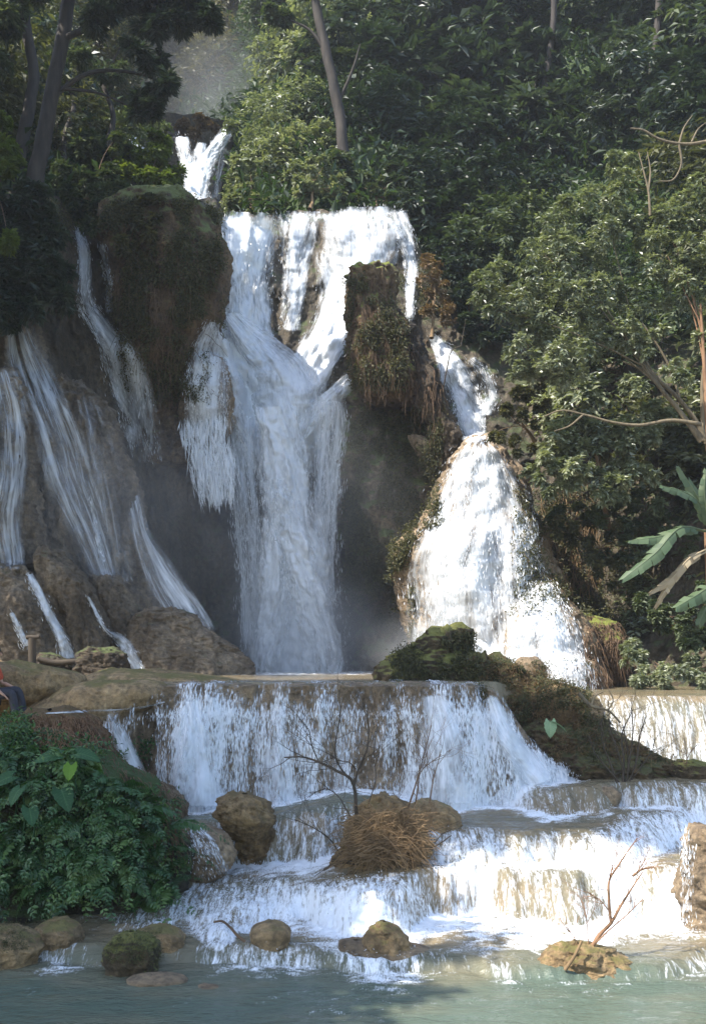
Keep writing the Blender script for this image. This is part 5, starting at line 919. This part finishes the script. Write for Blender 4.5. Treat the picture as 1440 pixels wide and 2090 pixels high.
trace_bush('dead_shrub', 'dark leafless shrub with reddish stems on the sill at the right', [([(1258, 1598), (1245, 1560), (1230, 1520), (1225, 1470)], .014, .004), ([(1270, 1596), (1272, 1550), (1268, 1500), (1290, 1450)], .014, .004), ([(1278, 1594), (1285, 1540), (1290, 1500), (1288, 1440)], .012, .004), ([(1284, 1594), (1298, 1550), (1305, 1500), (1318, 1460)], .012, .004), ([(1262, 1596), (1240, 1570), (1215, 1540), (1200, 1500)], .010, .004), ([(1275, 1596), (1262, 1540), (1245, 1490), (1240, 1430)], .010, .004), ([(1288, 1592), (1310, 1560), (1330, 1530), (1335, 1505)], .009, .003), ([(1280, 1590), (1280, 1540), (1270, 1480)], .01, .004)], 16.1, 'twig_dark', 94, 'dead shrub', lev=2, tl=.45)
trace_bush('dead_shrub', 'tiny leafless twigs on the small mossy rock at the right edge', [([(1395, 1560), (1392, 1540), (1385, 1520)], .006, .002), ([(1398, 1560), (1405, 1540), (1415, 1525)], .006, .002), ([(1400, 1560), (1400, 1540), (1396, 1515)], .006, .002)], 16.7, 'twig', 95, 'dead shrub', tl=.15)
# tangle of dead brush lying over the boulder
rg = np.random.default_rng(96); t = thing('dead_brush', 'tangle of dead golden brown brush draped over the big boulder', 'dead brush', pt(780, 1760, 13.4)); b = MB()
for i in range(800):
    px_ = rg.uniform(715, 860); py_ = rg.uniform(1665, 1768); p, nn = hit(px_, py_)
    y0_ = (p.y if p is not None and p.y < 14.6 else 13.9)-.05-abs(rg.normal(0, .08))
    a = rg.normal(-.25, .75); L = rg.uniform(.25, .75); dv = np.array([math.cos(a)*rg.choice([-1, 1]), rg.normal(0, .25), math.sin(a)]); c = np.array(pt(px_, py_, y0_))
    s = np.linspace(-.5, .5, 7)[:, None]; Q = c+dv*L*s+np.array([0, -.12, -.28])*L*(4*s**2)*rg.uniform(.2, 1.)+np.cumsum(rg.normal(0, .012, (7, 3)), 0)+np.array([0, -.05, .06])
    Q[:, 2] = np.maximum(Q[:, 2], .30); V, Fc = tube(Q, rg.uniform(.002, .0055)*np.linspace(1, .5, 7), 4); b.add(V, Fc)
tg_ = b.build('twig_tangle', M['twig_gold'], t); tg_['kind'] = 'stuff'
for pth, r0 in [([(660, 1776), (690, 1762), (730, 1765), (760, 1768)], .016), ([(800, 1745), (850, 1738), (890, 1726), (920, 1705)], .014), ([(675, 1755), (705, 1758), (760, 1752)], .02), ([(820, 1740), (836, 1750), (838, 1770)], .012), ([(700, 1735), (670, 1768), (640, 1790)], .008), ([(880, 1730), (905, 1700), (930, 1690)], .008), ([(800, 1690), (860, 1700), (900, 1690), (950, 1670)], .006)]:
    S = crspline(np.array(pth, float), 14); V, Fc = tube(at(S[:, 0], S[:, 1], 13.35+fbm(S*.02, 2)*.2 if S.shape[1] == 3 else np.full(14, 13.35)), np.linspace(r0, r0*.5, 14), 6)
    mesh_np('branch', V, Fc, M['twig_dark'], t)
branch_thing('driftwood', 'short grey driftwood stick lying on the lower sill by a tan rock', [([(436, 1882), (452, 1880), (470, 1893), (485, 1910), (500, 1922)], .011, .018)], 11.3, 'twig')
branch_thing('dead_stick', 'thin bent stem leaning on the golden rock below the sapling', [([(1186, 1920), (1172, 1950), (1152, 1980)], .014, .02)], 10.7, 'twig_gold')
branch_thing('fallen_branch', 'bleached dead branches lying on the ridge below the tufa mound', [([(1180, 1415), (1205, 1440), (1240, 1450), (1265, 1475)], .035, .015), ([(1205, 1440), (1215, 1420), (1230, 1412)], .02, .01), ([(1240, 1450), (1250, 1430), (1240, 1405)], .015, .008)], 17.6, 'bark_pale')
branch_thing('fallen_branch', 'thin dead stem arching in front of the chute stream', [([(905, 790), (912, 750), (925, 712), (940, 706)], .02, .012), ([(940, 706), (945, 680), (950, 650)], .012, .006)], 28.9, 'twig_dark')

# ------------------------------------------------------------------ ferns, taro, banana
def fern_frond_data(seed, L=.78, n=19):
    r = np.random.default_rng(seed); b = MB(); s = np.linspace(0, 1, n)
    Q = np.stack([L*(s*.85), 0*s, L*(  .55*s-.9*s**2)], -1); V, Fc = tube(Q, .004*np.linspace(1, .3, n), 3)
    P = []; A = []; Nn = []; ln = []
    T = np.gradient(Q, axis=0); T /= np.linalg.norm(T, axis=1)[:, None]; up = np.cross(T, [0, 1., 0]); up = np.where((up[:, 2] < 0)[:, None], -up, up)
    for sd in (-1, 1):
        for i in range(2, n):
            w_ = math.sin(min(1, s[i]*1.15+.12)*math.pi)**.7 if s[i] < .85 else (1-s[i])*3+.12
            P.append(Q[i]); A.append(T[i]*.55+np.array([0, sd, -.18])+r.normal(0, .08, 3)); Nn.append(up[i]+r.normal(0, .15, 3)); ln.append(max(.02, L*.21*w_))
    V2, F2 = leaves(np.array(P), np.array(A), np.array(Nn), np.array(ln), np.array(ln)*.42+.008, .1)
    Ft = np.concatenate([Fc[:, [0, 1, 2]], Fc[:, [0, 2, 3]]]); return np.concatenate([V, V2]), np.concatenate([Ft, F2+len(V)])
FR = [fern_frond_data(i) for i in range(4)]
def fern_plant(seed, k=7):
    r = np.random.default_rng(seed); b = MB()
    for i in range(k):
        V, Fc = FR[r.integers(4)]; a = -math.pi/2+r.normal(0, .95); tl = r.uniform(-.25, .75); sc = r.uniform(.75, 1.2)
        ct, st = math.cos(tl), math.sin(tl); V = V*sc; V = np.stack([V[:, 0]*ct-V[:, 2]*st, V[:, 1], V[:, 0]*st+V[:, 2]*ct], -1)
        ro = r.normal(0, .4); c1, s1 = math.cos(ro), math.sin(ro); V = np.stack([V[:, 0], V[:, 1]*c1-V[:, 2]*s1, V[:, 1]*s1+V[:, 2]*c1], -1)
        c2, s2 = math.cos(a), math.sin(a); V = np.stack([V[:, 0]*c2-V[:, 1]*s2, V[:, 0]*s2+V[:, 1]*c2, V[:, 2]], -1)
        b.add(V, Fc, rnd=np.clip(r.normal(.45, .25), 0, 1))
    return b
ferns = []
for i in range(4):
    b = fern_plant(200+i); o = b.build('fern', M['fern'], None, False); ferns.append(o)
rg = np.random.default_rng(201); kf = 0
spots = [(px_, py_) for py_ in (1560, 1600, 1640, 1680, 1715, 1750, 1785, 1815) for px_ in np.arange(-110, 375, 46)]
for (px_, py_) in spots:
    px_ = px_+rg.normal(0, 14); py_ = py_+rg.normal(0, 12)
    lim = np.interp(py_, [1540, 1600, 1700, 1820], [120, 260, 345, 345])
    if px_ > lim: continue
    p, nn = hit(px_, py_)
    if p is None or p.y > 15: continue
    if kf < 4: o = ferns[kf]
    else: o = ferns[kf % 4].copy(); C.objects.link(o)
    kf += 1; o.location = p+Vector((0, -.02, 0)); o.rotation_euler = (rg.normal(.1, .2), rg.normal(0, .2), rg.normal(0, .4)); s_ = rg.uniform(.65, 1.1); o.scale = (s_, s_, s_)
    tag(o, 'dark green fern with drooping feathery fronds crowded on the lower left bank', 'fern', 'ferns on the left bank')
def heart_leaf(L, W, n=30, m=19, cup=.16, droop=.35):
    u = np.linspace(0, 1, n); v = np.linspace(-1, 1, m)
    hw = W*.5*np.clip(np.sin(np.clip(u*.93+.10, 0, 1)*math.pi)**.65*(1-u*.42)*1.2, .01, None)*(1+.05*np.sin(u*31)); hw[-1] = .003
    V = np.zeros((n, m, 3)); V[..., 0] = (u*L)[:, None]-L*.2*(np.abs(v)**1.5)[None, :]*(1-u)[:, None]**2*1.4; V[..., 1] = hw[:, None]*v
    ph = u[:, None]*9-np.abs(v)[None, :]*2.2; vein = np.exp(-((ph-np.round(ph))/.10)**2)*(np.abs(v)[None, :] < .9); vein = np.maximum(vein, np.exp(-(v/.07)**2)[None, :])
    V[..., 2] = cup*np.abs(V[..., 1])-droop*L*(u**2)[:, None]+.05*L*np.sin(ph*2*math.pi)*.25*np.abs(v)[None, :]
    return V.reshape(-1, 3), gridf(n, m), np.clip(.25+vein*.6, 0, 1).ravel()
def taro(name, label, px, py, d, L, W, rz, pitch, mat, stalk=.4, cat='taro leaf', roll=0):
    t = thing(name, label, cat, pt(px, py, d)); V, Fc, rn_ = heart_leaf(L, W)
    o = mesh_np('leaf', V, Fc, M[mat], None, attrs={'rnd': rn_}); o.parent = t; o.rotation_euler = (R(roll), R(pitch), R(rz)); so_ = o.modifiers.new('thickness', 'SOLIDIFY'); so_.thickness = .004
    s = np.linspace(0, 1, 10)[:, None]; Q = np.array([0, 0, 0.])+s*np.array([0, .10, -stalk])+np.sin(s*math.pi)*np.array([.04, 0, 0]); V, Fc = tube(Q, .009*np.linspace(.8, 1.2, 10), 6)
    k = mesh_np('stalk', V, Fc, M['taro']); k.parent = t
    return t
taro('taro_plant', 'broad pale veined taro leaf pointing left above the ferns', 118, 1542, 12.5, .30, .24, 186, 2, 'taro', .6, roll=-30)
taro('taro_plant', 'dark green taro leaf pointing right above the ferns', 158, 1538, 12.5, .28, .21, -8, 4, 'taro', .6, roll=28)
taro('taro_plant', 'bright lime green young taro leaf lit from behind', 146, 1562, 12.3, .18, .17, -100, 50, 'taro_bright', .5)
taro('taro_plant', 'large drooping taro leaf hanging in the middle of the ferns', 125, 1612, 12.2, .28, .23, -50, 40, 'taro', .5, roll=15)
taro('taro_plant', 'drooping taro leaf left among the ferns', 42, 1610, 12.1, .22, .19, -120, 35, 'taro', .5)
taro('taro_plant', 'small taro leaf at the left edge above the ferns', 25, 1585, 12.3, .26, .22, 200, 15, 'taro', .5, roll=-30)
taro('taro_plant', 'wide taro leaf low among the ferns on the left', 60, 1650, 12.0, .22, .19, -60, 35, 'taro', .4)
taro('heart_leaf', 'pale heart shaped leaf hanging on the dark mossy ridge', 1122, 1474, 17.0, .24, .2, -90, 70, 'taro_pale', .12, 'leaf')
taro('heart_leaf', 'light green leaf lying beside the pale heart shaped one on the ridge', 1126, 1474, 17.0, .26, .14, 8, 15, 'taro_pale', .12, 'leaf')

def banana_leaf(t, p0, pth, W, mat, seed, d, tilt=0):
    """long torn blade along an arching midrib"""
    r = np.random.default_rng(seed); n = 40; S = crspline(np.array(pth, float), n); Q = at(S[:, 0], S[:, 1], d+(S[:, 2] if S.shape[1] > 2 else 0)); b = MB()
    T = np.gradient(Q, axis=0); T /= np.linalg.norm(T, axis=1)[:, None]
    side = np.cross(T, np.array([0, -.75, .65])); side /= np.linalg.norm(side, axis=1)[:, None]; nrm = np.cross(side, T)
    s = np.linspace(0, 1, n); hw = W*np.clip(np.sin(np.clip(s*.9+.06, 0, 1)*math.pi), 0, 1)**.55*sstep(s, .0, .12)
    for sd in (-1, 1):
        i = 4
        while i < n-1:
            k = int(r.integers(2, 6)); j = min(i+k, n-1); m = j-i+1; dr = r.uniform(.15, .7); hwv = hw[i:j+1]*r.uniform(.8, 1.05)
            v = np.linspace(0, 1, 5); sl = r.normal(0, .05)
            V = Q[i:j+1, None]+sd*side[i:j+1, None]*(hwv[:, None]*v)[..., None]*math.cos(dr)-nrm[i:j+1, None]*(hwv[:, None]*v**1.6)[..., None]*math.sin(dr)+T[i:j+1, None]*(v*W*(.35+sl))[None, :, None]
            V[..., 2] -= (v**2*W*.2*dr)[None, :]
            b.add(V.reshape(-1, 3), gridf(m, 5), rnd=np.clip(r.normal(.5, .2), 0, 1)); i = j
    V, Fc = tube(Q, .018*np.linspace(1.3, .25, n), 6); b.add(V, Fc, rnd=.95)
    o = b.build('leaf', M[mat], t); return o
bt = thing('banana_plant', 'banana plant with torn shining leaves on the slope at the right edge', 'banana plant', pt(1450, 1300, 23.5))
V, Fc = tube(at(np.linspace(1455, 1442, 10), np.linspace(1310, 1080, 10), 23.5), np.linspace(.13, .07, 10), 12); mesh_np('stem', V, Fc, M['bark_red'], bt)
for i, (pth, W, mt) in enumerate([([(1442, 1085, 0), (1400, 1080, -.2), (1345, 1095, -.4), (1282, 1104, -.5)], .15, 'banana'), ([(1442, 1085, 0), (1395, 1075, -.3), (1335, 1130, -.6), (1270, 1182, -.7)], .19, 'banana'), ([(1444, 1080, 0), (1430, 1030, -.1), (1405, 985, -.2), (1384, 952, -.3)], .17, 'banana'), ([(1444, 1080, 0), (1420, 1020, -.3), (1385, 1000, -.5), (1347, 992, -.6)], .15, 'banana'),
      ([(1444, 1090, 0), (1455, 1010, .2), (1480, 960, .3), (1530, 940, .3)], .18, 'banana'), ([(1445, 1090, 0), (1480, 1050, -.2), (1530, 1060, -.4), (1580, 1120, -.5)], .18, 'banana'), ([(1442, 1120, -.1), (1405, 1140, -.3), (1370, 1180, -.4), (1325, 1210, -.4)], .12, 'banana_dry'), ([(1442, 1125, -.1), (1400, 1150, -.3), (1360, 1200, -.4), (1335, 1240, -.4)], .10, 'banana_dry'),
      ([(1500, 1180, -.2), (1460, 1190, -.4), (1420, 1215, -.6), (1378, 1240, -.7)], .2, 'banana'), ([(1500, 1185, -.2), (1470, 1210, -.4), (1440, 1240, -.5), (1425, 1275, -.5)], .16, 'banana'), ([(1444, 1085, 0), (1440, 1040, -.2), (1436, 1000, -.3), (1440, 960, -.3)], .13, 'banana')]):
    o = banana_leaf(bt, None, pth, W, mt, 300+i, 23.4)
    if mt == 'banana_dry': o['label'] = 'withered straw coloured banana leaf hanging down'

# ------------------------------------------------------------------ wooden post and the resting person
pw = thing('wooden_post', 'dark weathered wooden post with a short crosspiece beside the left wall', 'post', pt(66, 1372, 20.0))
V, Fc = tube(at(np.array([66, 66.5, 65.5, 66]), np.array([1376, 1350, 1325, 1302]), 20.0), [.075, .072, .07, .07], 10); mesh_np('pole', V, Fc, M['twig_dark'], pw)
V, Fc = tube(at(np.array([54, 62, 72, 81]), np.array([1301, 1300, 1301, 1300.]), 19.98), [.035, .04, .04, .034], 8); mesh_np('crosspiece', V, Fc, M['twig_dark'], pw)
branch_thing('fallen_log', 'dark log lying in front of the left wall by the post', [([(80, 1345), (110, 1352), (150, 1350), (200, 1346), (255, 1338)], .06, .05)], 20.3, 'twig_dark', 'log')

def skin_mesh(name, joints, bones, mat, parent=None, sub=2):
    me = bpy.data.meshes.new(name); bm = bmesh.new(); ly = bm.verts.layers.skin.verify()
    vs = {}
    for k, (p, r) in joints.items():
        v = bm.verts.new(p); v[ly].radius = (r, r) if not isinstance(r, tuple) else r; vs[k] = v
    for a, b_ in bones: bm.edges.new((vs[a], vs[b_]))
    first = next(iter(vs.values())); first[ly].use_root = True
    bm.to_mesh(me); bm.free(); me.materials.append(mat)
    o = bpy.data.objects.new(name, me); C.objects.link(o); o.parent = parent
    sk = o.modifiers.new('skin', 'SKIN'); sk.use_smooth_shade = True; sk.use_x_symmetry = False
    ss = o.modifiers.new('sub', 'SUBSURF'); ss.levels = sub; ss.render_levels = sub
    return o
M['skin'] = plain_mat('skin', (.42, .24, .16), .55); M['shirt'] = plain_mat('orange_shirt', (.42, .07, .03), .85); M['trousers'] = plain_mat('dark_trousers', (.03, .03, .04), .85); M['hair'] = plain_mat('dark_hair', (.015, .011, .009), .6)
# sits on the shelf edge facing right; local frame: x to the right of the picture, y away, z up, origin at the seat
pp = thing('person', 'person in an orange shirt and dark trousers resting on the shelf at the left edge', 'person', pt(-22, 1434, 16.55)+Vector((0, 0, 0)))
J = {'pelvis': ((0, 0, .12), .12), 'waist': ((0, .01, .26), .11), 'chest': ((.03, .01, .45), .135), 'neck0': ((.05, .01, .58), .06), 'neck': ((.07, .01, .63), .052), 'head': ((.09, .01, .72), .085), 'crown': ((.09, .01, .80), .07),
     'shL': ((.04, .17, .55), .055), 'elL': ((.13, .22, .30), .042), 'wrL': ((.30, .14, .24), .03), 'shR': ((.04, -.17, .55), .055), 'elR': ((.10, -.25, .31), .042), 'wrR': ((.24, -.2, .16), .03),
     'hipL': ((.03, .09, .10), .09), 'knL': ((.42, .12, .20), .06), 'anL': ((.50, .12, -.20), .04), 'ftL': ((.62, .12, -.25), .035), 'hipR': ((.03, -.09, .10), .09), 'knR': ((.40, -.13, .16), .06), 'anR': ((.46, -.13, -.24), .04), 'ftR': ((.58, -.13, -.29), .035)}
BN = [('pelvis', 'waist'), ('waist', 'chest'), ('chest', 'neck0'), ('neck0', 'neck'), ('neck', 'head'), ('head', 'crown'), ('chest', 'shL'), ('shL', 'elL'), ('elL', 'wrL'), ('chest', 'shR'), ('shR', 'elR'), ('elR', 'wrR'), ('pelvis', 'hipL'), ('hipL', 'knL'), ('knL', 'anL'), ('anL', 'ftL'), ('pelvis', 'hipR'), ('hipR', 'knR'), ('knR', 'anR'), ('anR', 'ftR')]
for sd, wr, dx in (('L', (.30, .14, .24), (.9, -.1, -.35)), ('R', (.24, -.2, .16), (.75, .1, -.55))):
    dv = np.array(dx)/np.linalg.norm(dx); wv = np.array(wr); pm = wv+dv*.055; J['pm'+sd] = (tuple(pm), (.03, .016)); BN.append(('wr'+sd, 'pm'+sd)); sdv = np.cross(dv, [0, 0, 1.]); sdv /= np.linalg.norm(sdv)
    for fi, (o_, L_) in enumerate(((-.03, .055), (-.011, .07), (.009, .066), (.028, .05))):
        b0 = pm+sdv*o_+dv*.03; J['f%d%s' % (fi, sd)] = (tuple(b0), .0095); J['g%d%s' % (fi, sd)] = (tuple(b0+dv*L_*.55+np.array([0, 0, -.008])), .0085); J['h%d%s' % (fi, sd)] = (tuple(b0+dv*L_+np.array([0, 0, -.026])), .007)
        BN += [('pm'+sd, 'f%d%s' % (fi, sd)), ('f%d%s' % (fi, sd), 'g%d%s' % (fi, sd)), ('g%d%s' % (fi, sd), 'h%d%s' % (fi, sd))]
    J['t0'+sd] = (tuple(wv+dv*.03+sdv*.035), .011); J['t1'+sd] = (tuple(wv+dv*.07+sdv*.052), .009); BN += [('wr'+sd, 't0'+sd), ('t0'+sd, 't1'+sd)]
skin_mesh('body', J, BN, M['skin'], pp)
def inflate(keys, add, trim={}): return {k: (trim.get(k, J[k][0]), (J[k][1] if not isinstance(J[k][1], tuple) else J[k][1][0])+add) for k in keys}
mid = lambda a, b, t: tuple(np.array(J[a][0])*(1-t)+np.array(J[b][0])*t)
skin_mesh('shirt', inflate(['pelvis', 'waist', 'chest', 'neck0', 'shL', 'elL', 'shR', 'elR'], .018, {'pelvis': (0, 0, .16), 'elL': mid('shL', 'elL', .9), 'elR': mid('shR', 'elR', .9)}), [b_ for b_ in BN if b_[0] in ('pelvis', 'waist', 'chest', 'shL', 'shR') and b_[1] in ('waist', 'chest', 'neck0', 'shL', 'elL', 'shR', 'elR')], M['shirt'], pp)
skin_mesh('trousers', inflate(['pelvis', 'hipL', 'knL', 'anL', 'hipR', 'knR', 'anR'], .018), [b_ for b_ in BN if b_[1] in ('hipL', 'knL', 'anL', 'hipR', 'knR', 'anR')], M['trousers'], pp)
b = MB()
th_ = np.linspace(0, math.pi, 12); ph_ = np.linspace(0, 2*math.pi, 21)[:-1]
V = np.stack([np.outer(np.sin(th_), np.cos(ph_))*.108+.075, np.outer(np.sin(th_), np.sin(ph_))*.1+.01, np.outer(np.cos(th_), np.ones(20))*.12+.775], -1).reshape(-1, 3)
V[:, 2] = np.where(V[:, 0] > .11, np.maximum(V[:, 2], .79), V[:, 2]); hr = mesh_np('hair', V, gridf(12, 20, True), M['hair']); hr.parent = pp
b = MB()
for cx_, cy_, cz_, r_x in ((.185, .01, .735, .016), (.168, .045, .757, .011), (.168, -.025, .757, .011)):
    V = np.stack([np.outer(np.sin(th_), np.cos(ph_))*r_x+cx_, np.outer(np.sin(th_), np.sin(ph_))*r_x+cy_, np.outer(np.cos(th_), np.ones(20))*r_x*1.2+cz_], -1).reshape(-1, 3); b.add(V, gridf(12, 20, True))
fc_ = b.build('face', M['skin']); fc_.parent = pp

# ------------------------------------------------------------------ air: spray mist and haze
def vol_mat(name, dens, aniso=.35, col=(.9, .93, 1.)):
    m, n, out = newmat(name); v = N(n, 'ShaderNodeVolumePrincipled'); v.inputs['Color'].default_value = (*col, 1); v.inputs['Density'].default_value = dens; v.inputs['Anisotropy'].default_value = aniso
    n.links.new(v.outputs[0], out.inputs['Volume']); return m
def mist(name, label, c, rad, dens, seed):
    m, n, out = newmat(name); v = N(n, 'ShaderNodeVolumePrincipled'); v.inputs['Color'].default_value = (.95, .97, 1, 1); v.inputs['Anisotropy'].default_value = .3
    P = N(n, 'ShaderNodeTexCoord').outputs['Object']; ln_ = N(n, 'ShaderNodeVectorMath', operation='LENGTH'); n.links.new(P, ln_.inputs[0])
    fall_ = N(n, 'ShaderNodeMapRange', interpolation_type='SMOOTHSTEP'); n.links.new(ln_.outputs['Value'], fall_.inputs[0]); fall_.inputs[1].default_value = .98; fall_.inputs[2].default_value = .1
    nn = ramp(n, noise_(n, P, 2.2, 3, .6, .5), [(.32, (0, 0, 0)), (.68, (1, 1, 1))])
    n.links.new(math_(n, 'MULTIPLY', math_(n, 'MULTIPLY', fall_.outputs[0], dens), math_(n, 'ADD', math_(n, 'MULTIPLY', nn, 1.3), .25)), v.inputs['Density']); n.links.new(v.outputs[0], out.inputs['Volume'])
    th2 = np.linspace(0, math.pi, 16); ph2 = np.linspace(0, 2*math.pi, 25)[:-1]
    V = np.stack([np.outer(np.sin(th2), np.cos(ph2)), np.outer(np.sin(th2), np.sin(ph2)), np.outer(np.cos(th2), np.ones(24))], -1)
    o = mesh_np(name, V, gridf(16, 24, True)[:, ::-1], m); o.location = c; o.scale = rad; return tag(o, label, 'mist', kind='stuff')
mist('spray_mist', 'white spray drifting at the foot of the main waterfall', pt(630, 1320, 28.4), (3.6, 1.5, 2.6), .5, 1)
mist('fall_mist', 'thin veil of drifting spray on both sides of the main column', pt(600, 1090, 28.2), (4.6, 1.8, 5.4), .10, 4)
mist('cone_mist', 'thin spray at the foot of the tall tufa cone behind the mossy mound', pt(860, 1330, 24.4), (1.7, 1.0, 1.1), .35, 5)
mist('gully_mist', 'bright mist rising from the small upper fall in the gully', pt(415, 230, 49), (5, 5, 5), .05, 2)
mist('wall_mist', 'thin spray drifting in front of the left wall', pt(220, 1080, 25.6), (4.6, 1.8, 4.2), .10, 3)
V = np.array([(x, y, z) for x in (-60, 60) for y in (-4, 110) for z in (-1.5, 62)], float)
Fh = [(0, 1, 3, 2), (4, 6, 7, 5), (0, 4, 5, 1), (2, 3, 7, 6), (0, 2, 6, 4), (1, 5, 7, 3)]
hz = mesh_np('haze', V, Fh, vol_mat('haze_air', .0006), None, False); tag(hz, 'thin bluish haze hanging in the whole valley', 'haze', kind='stuff')
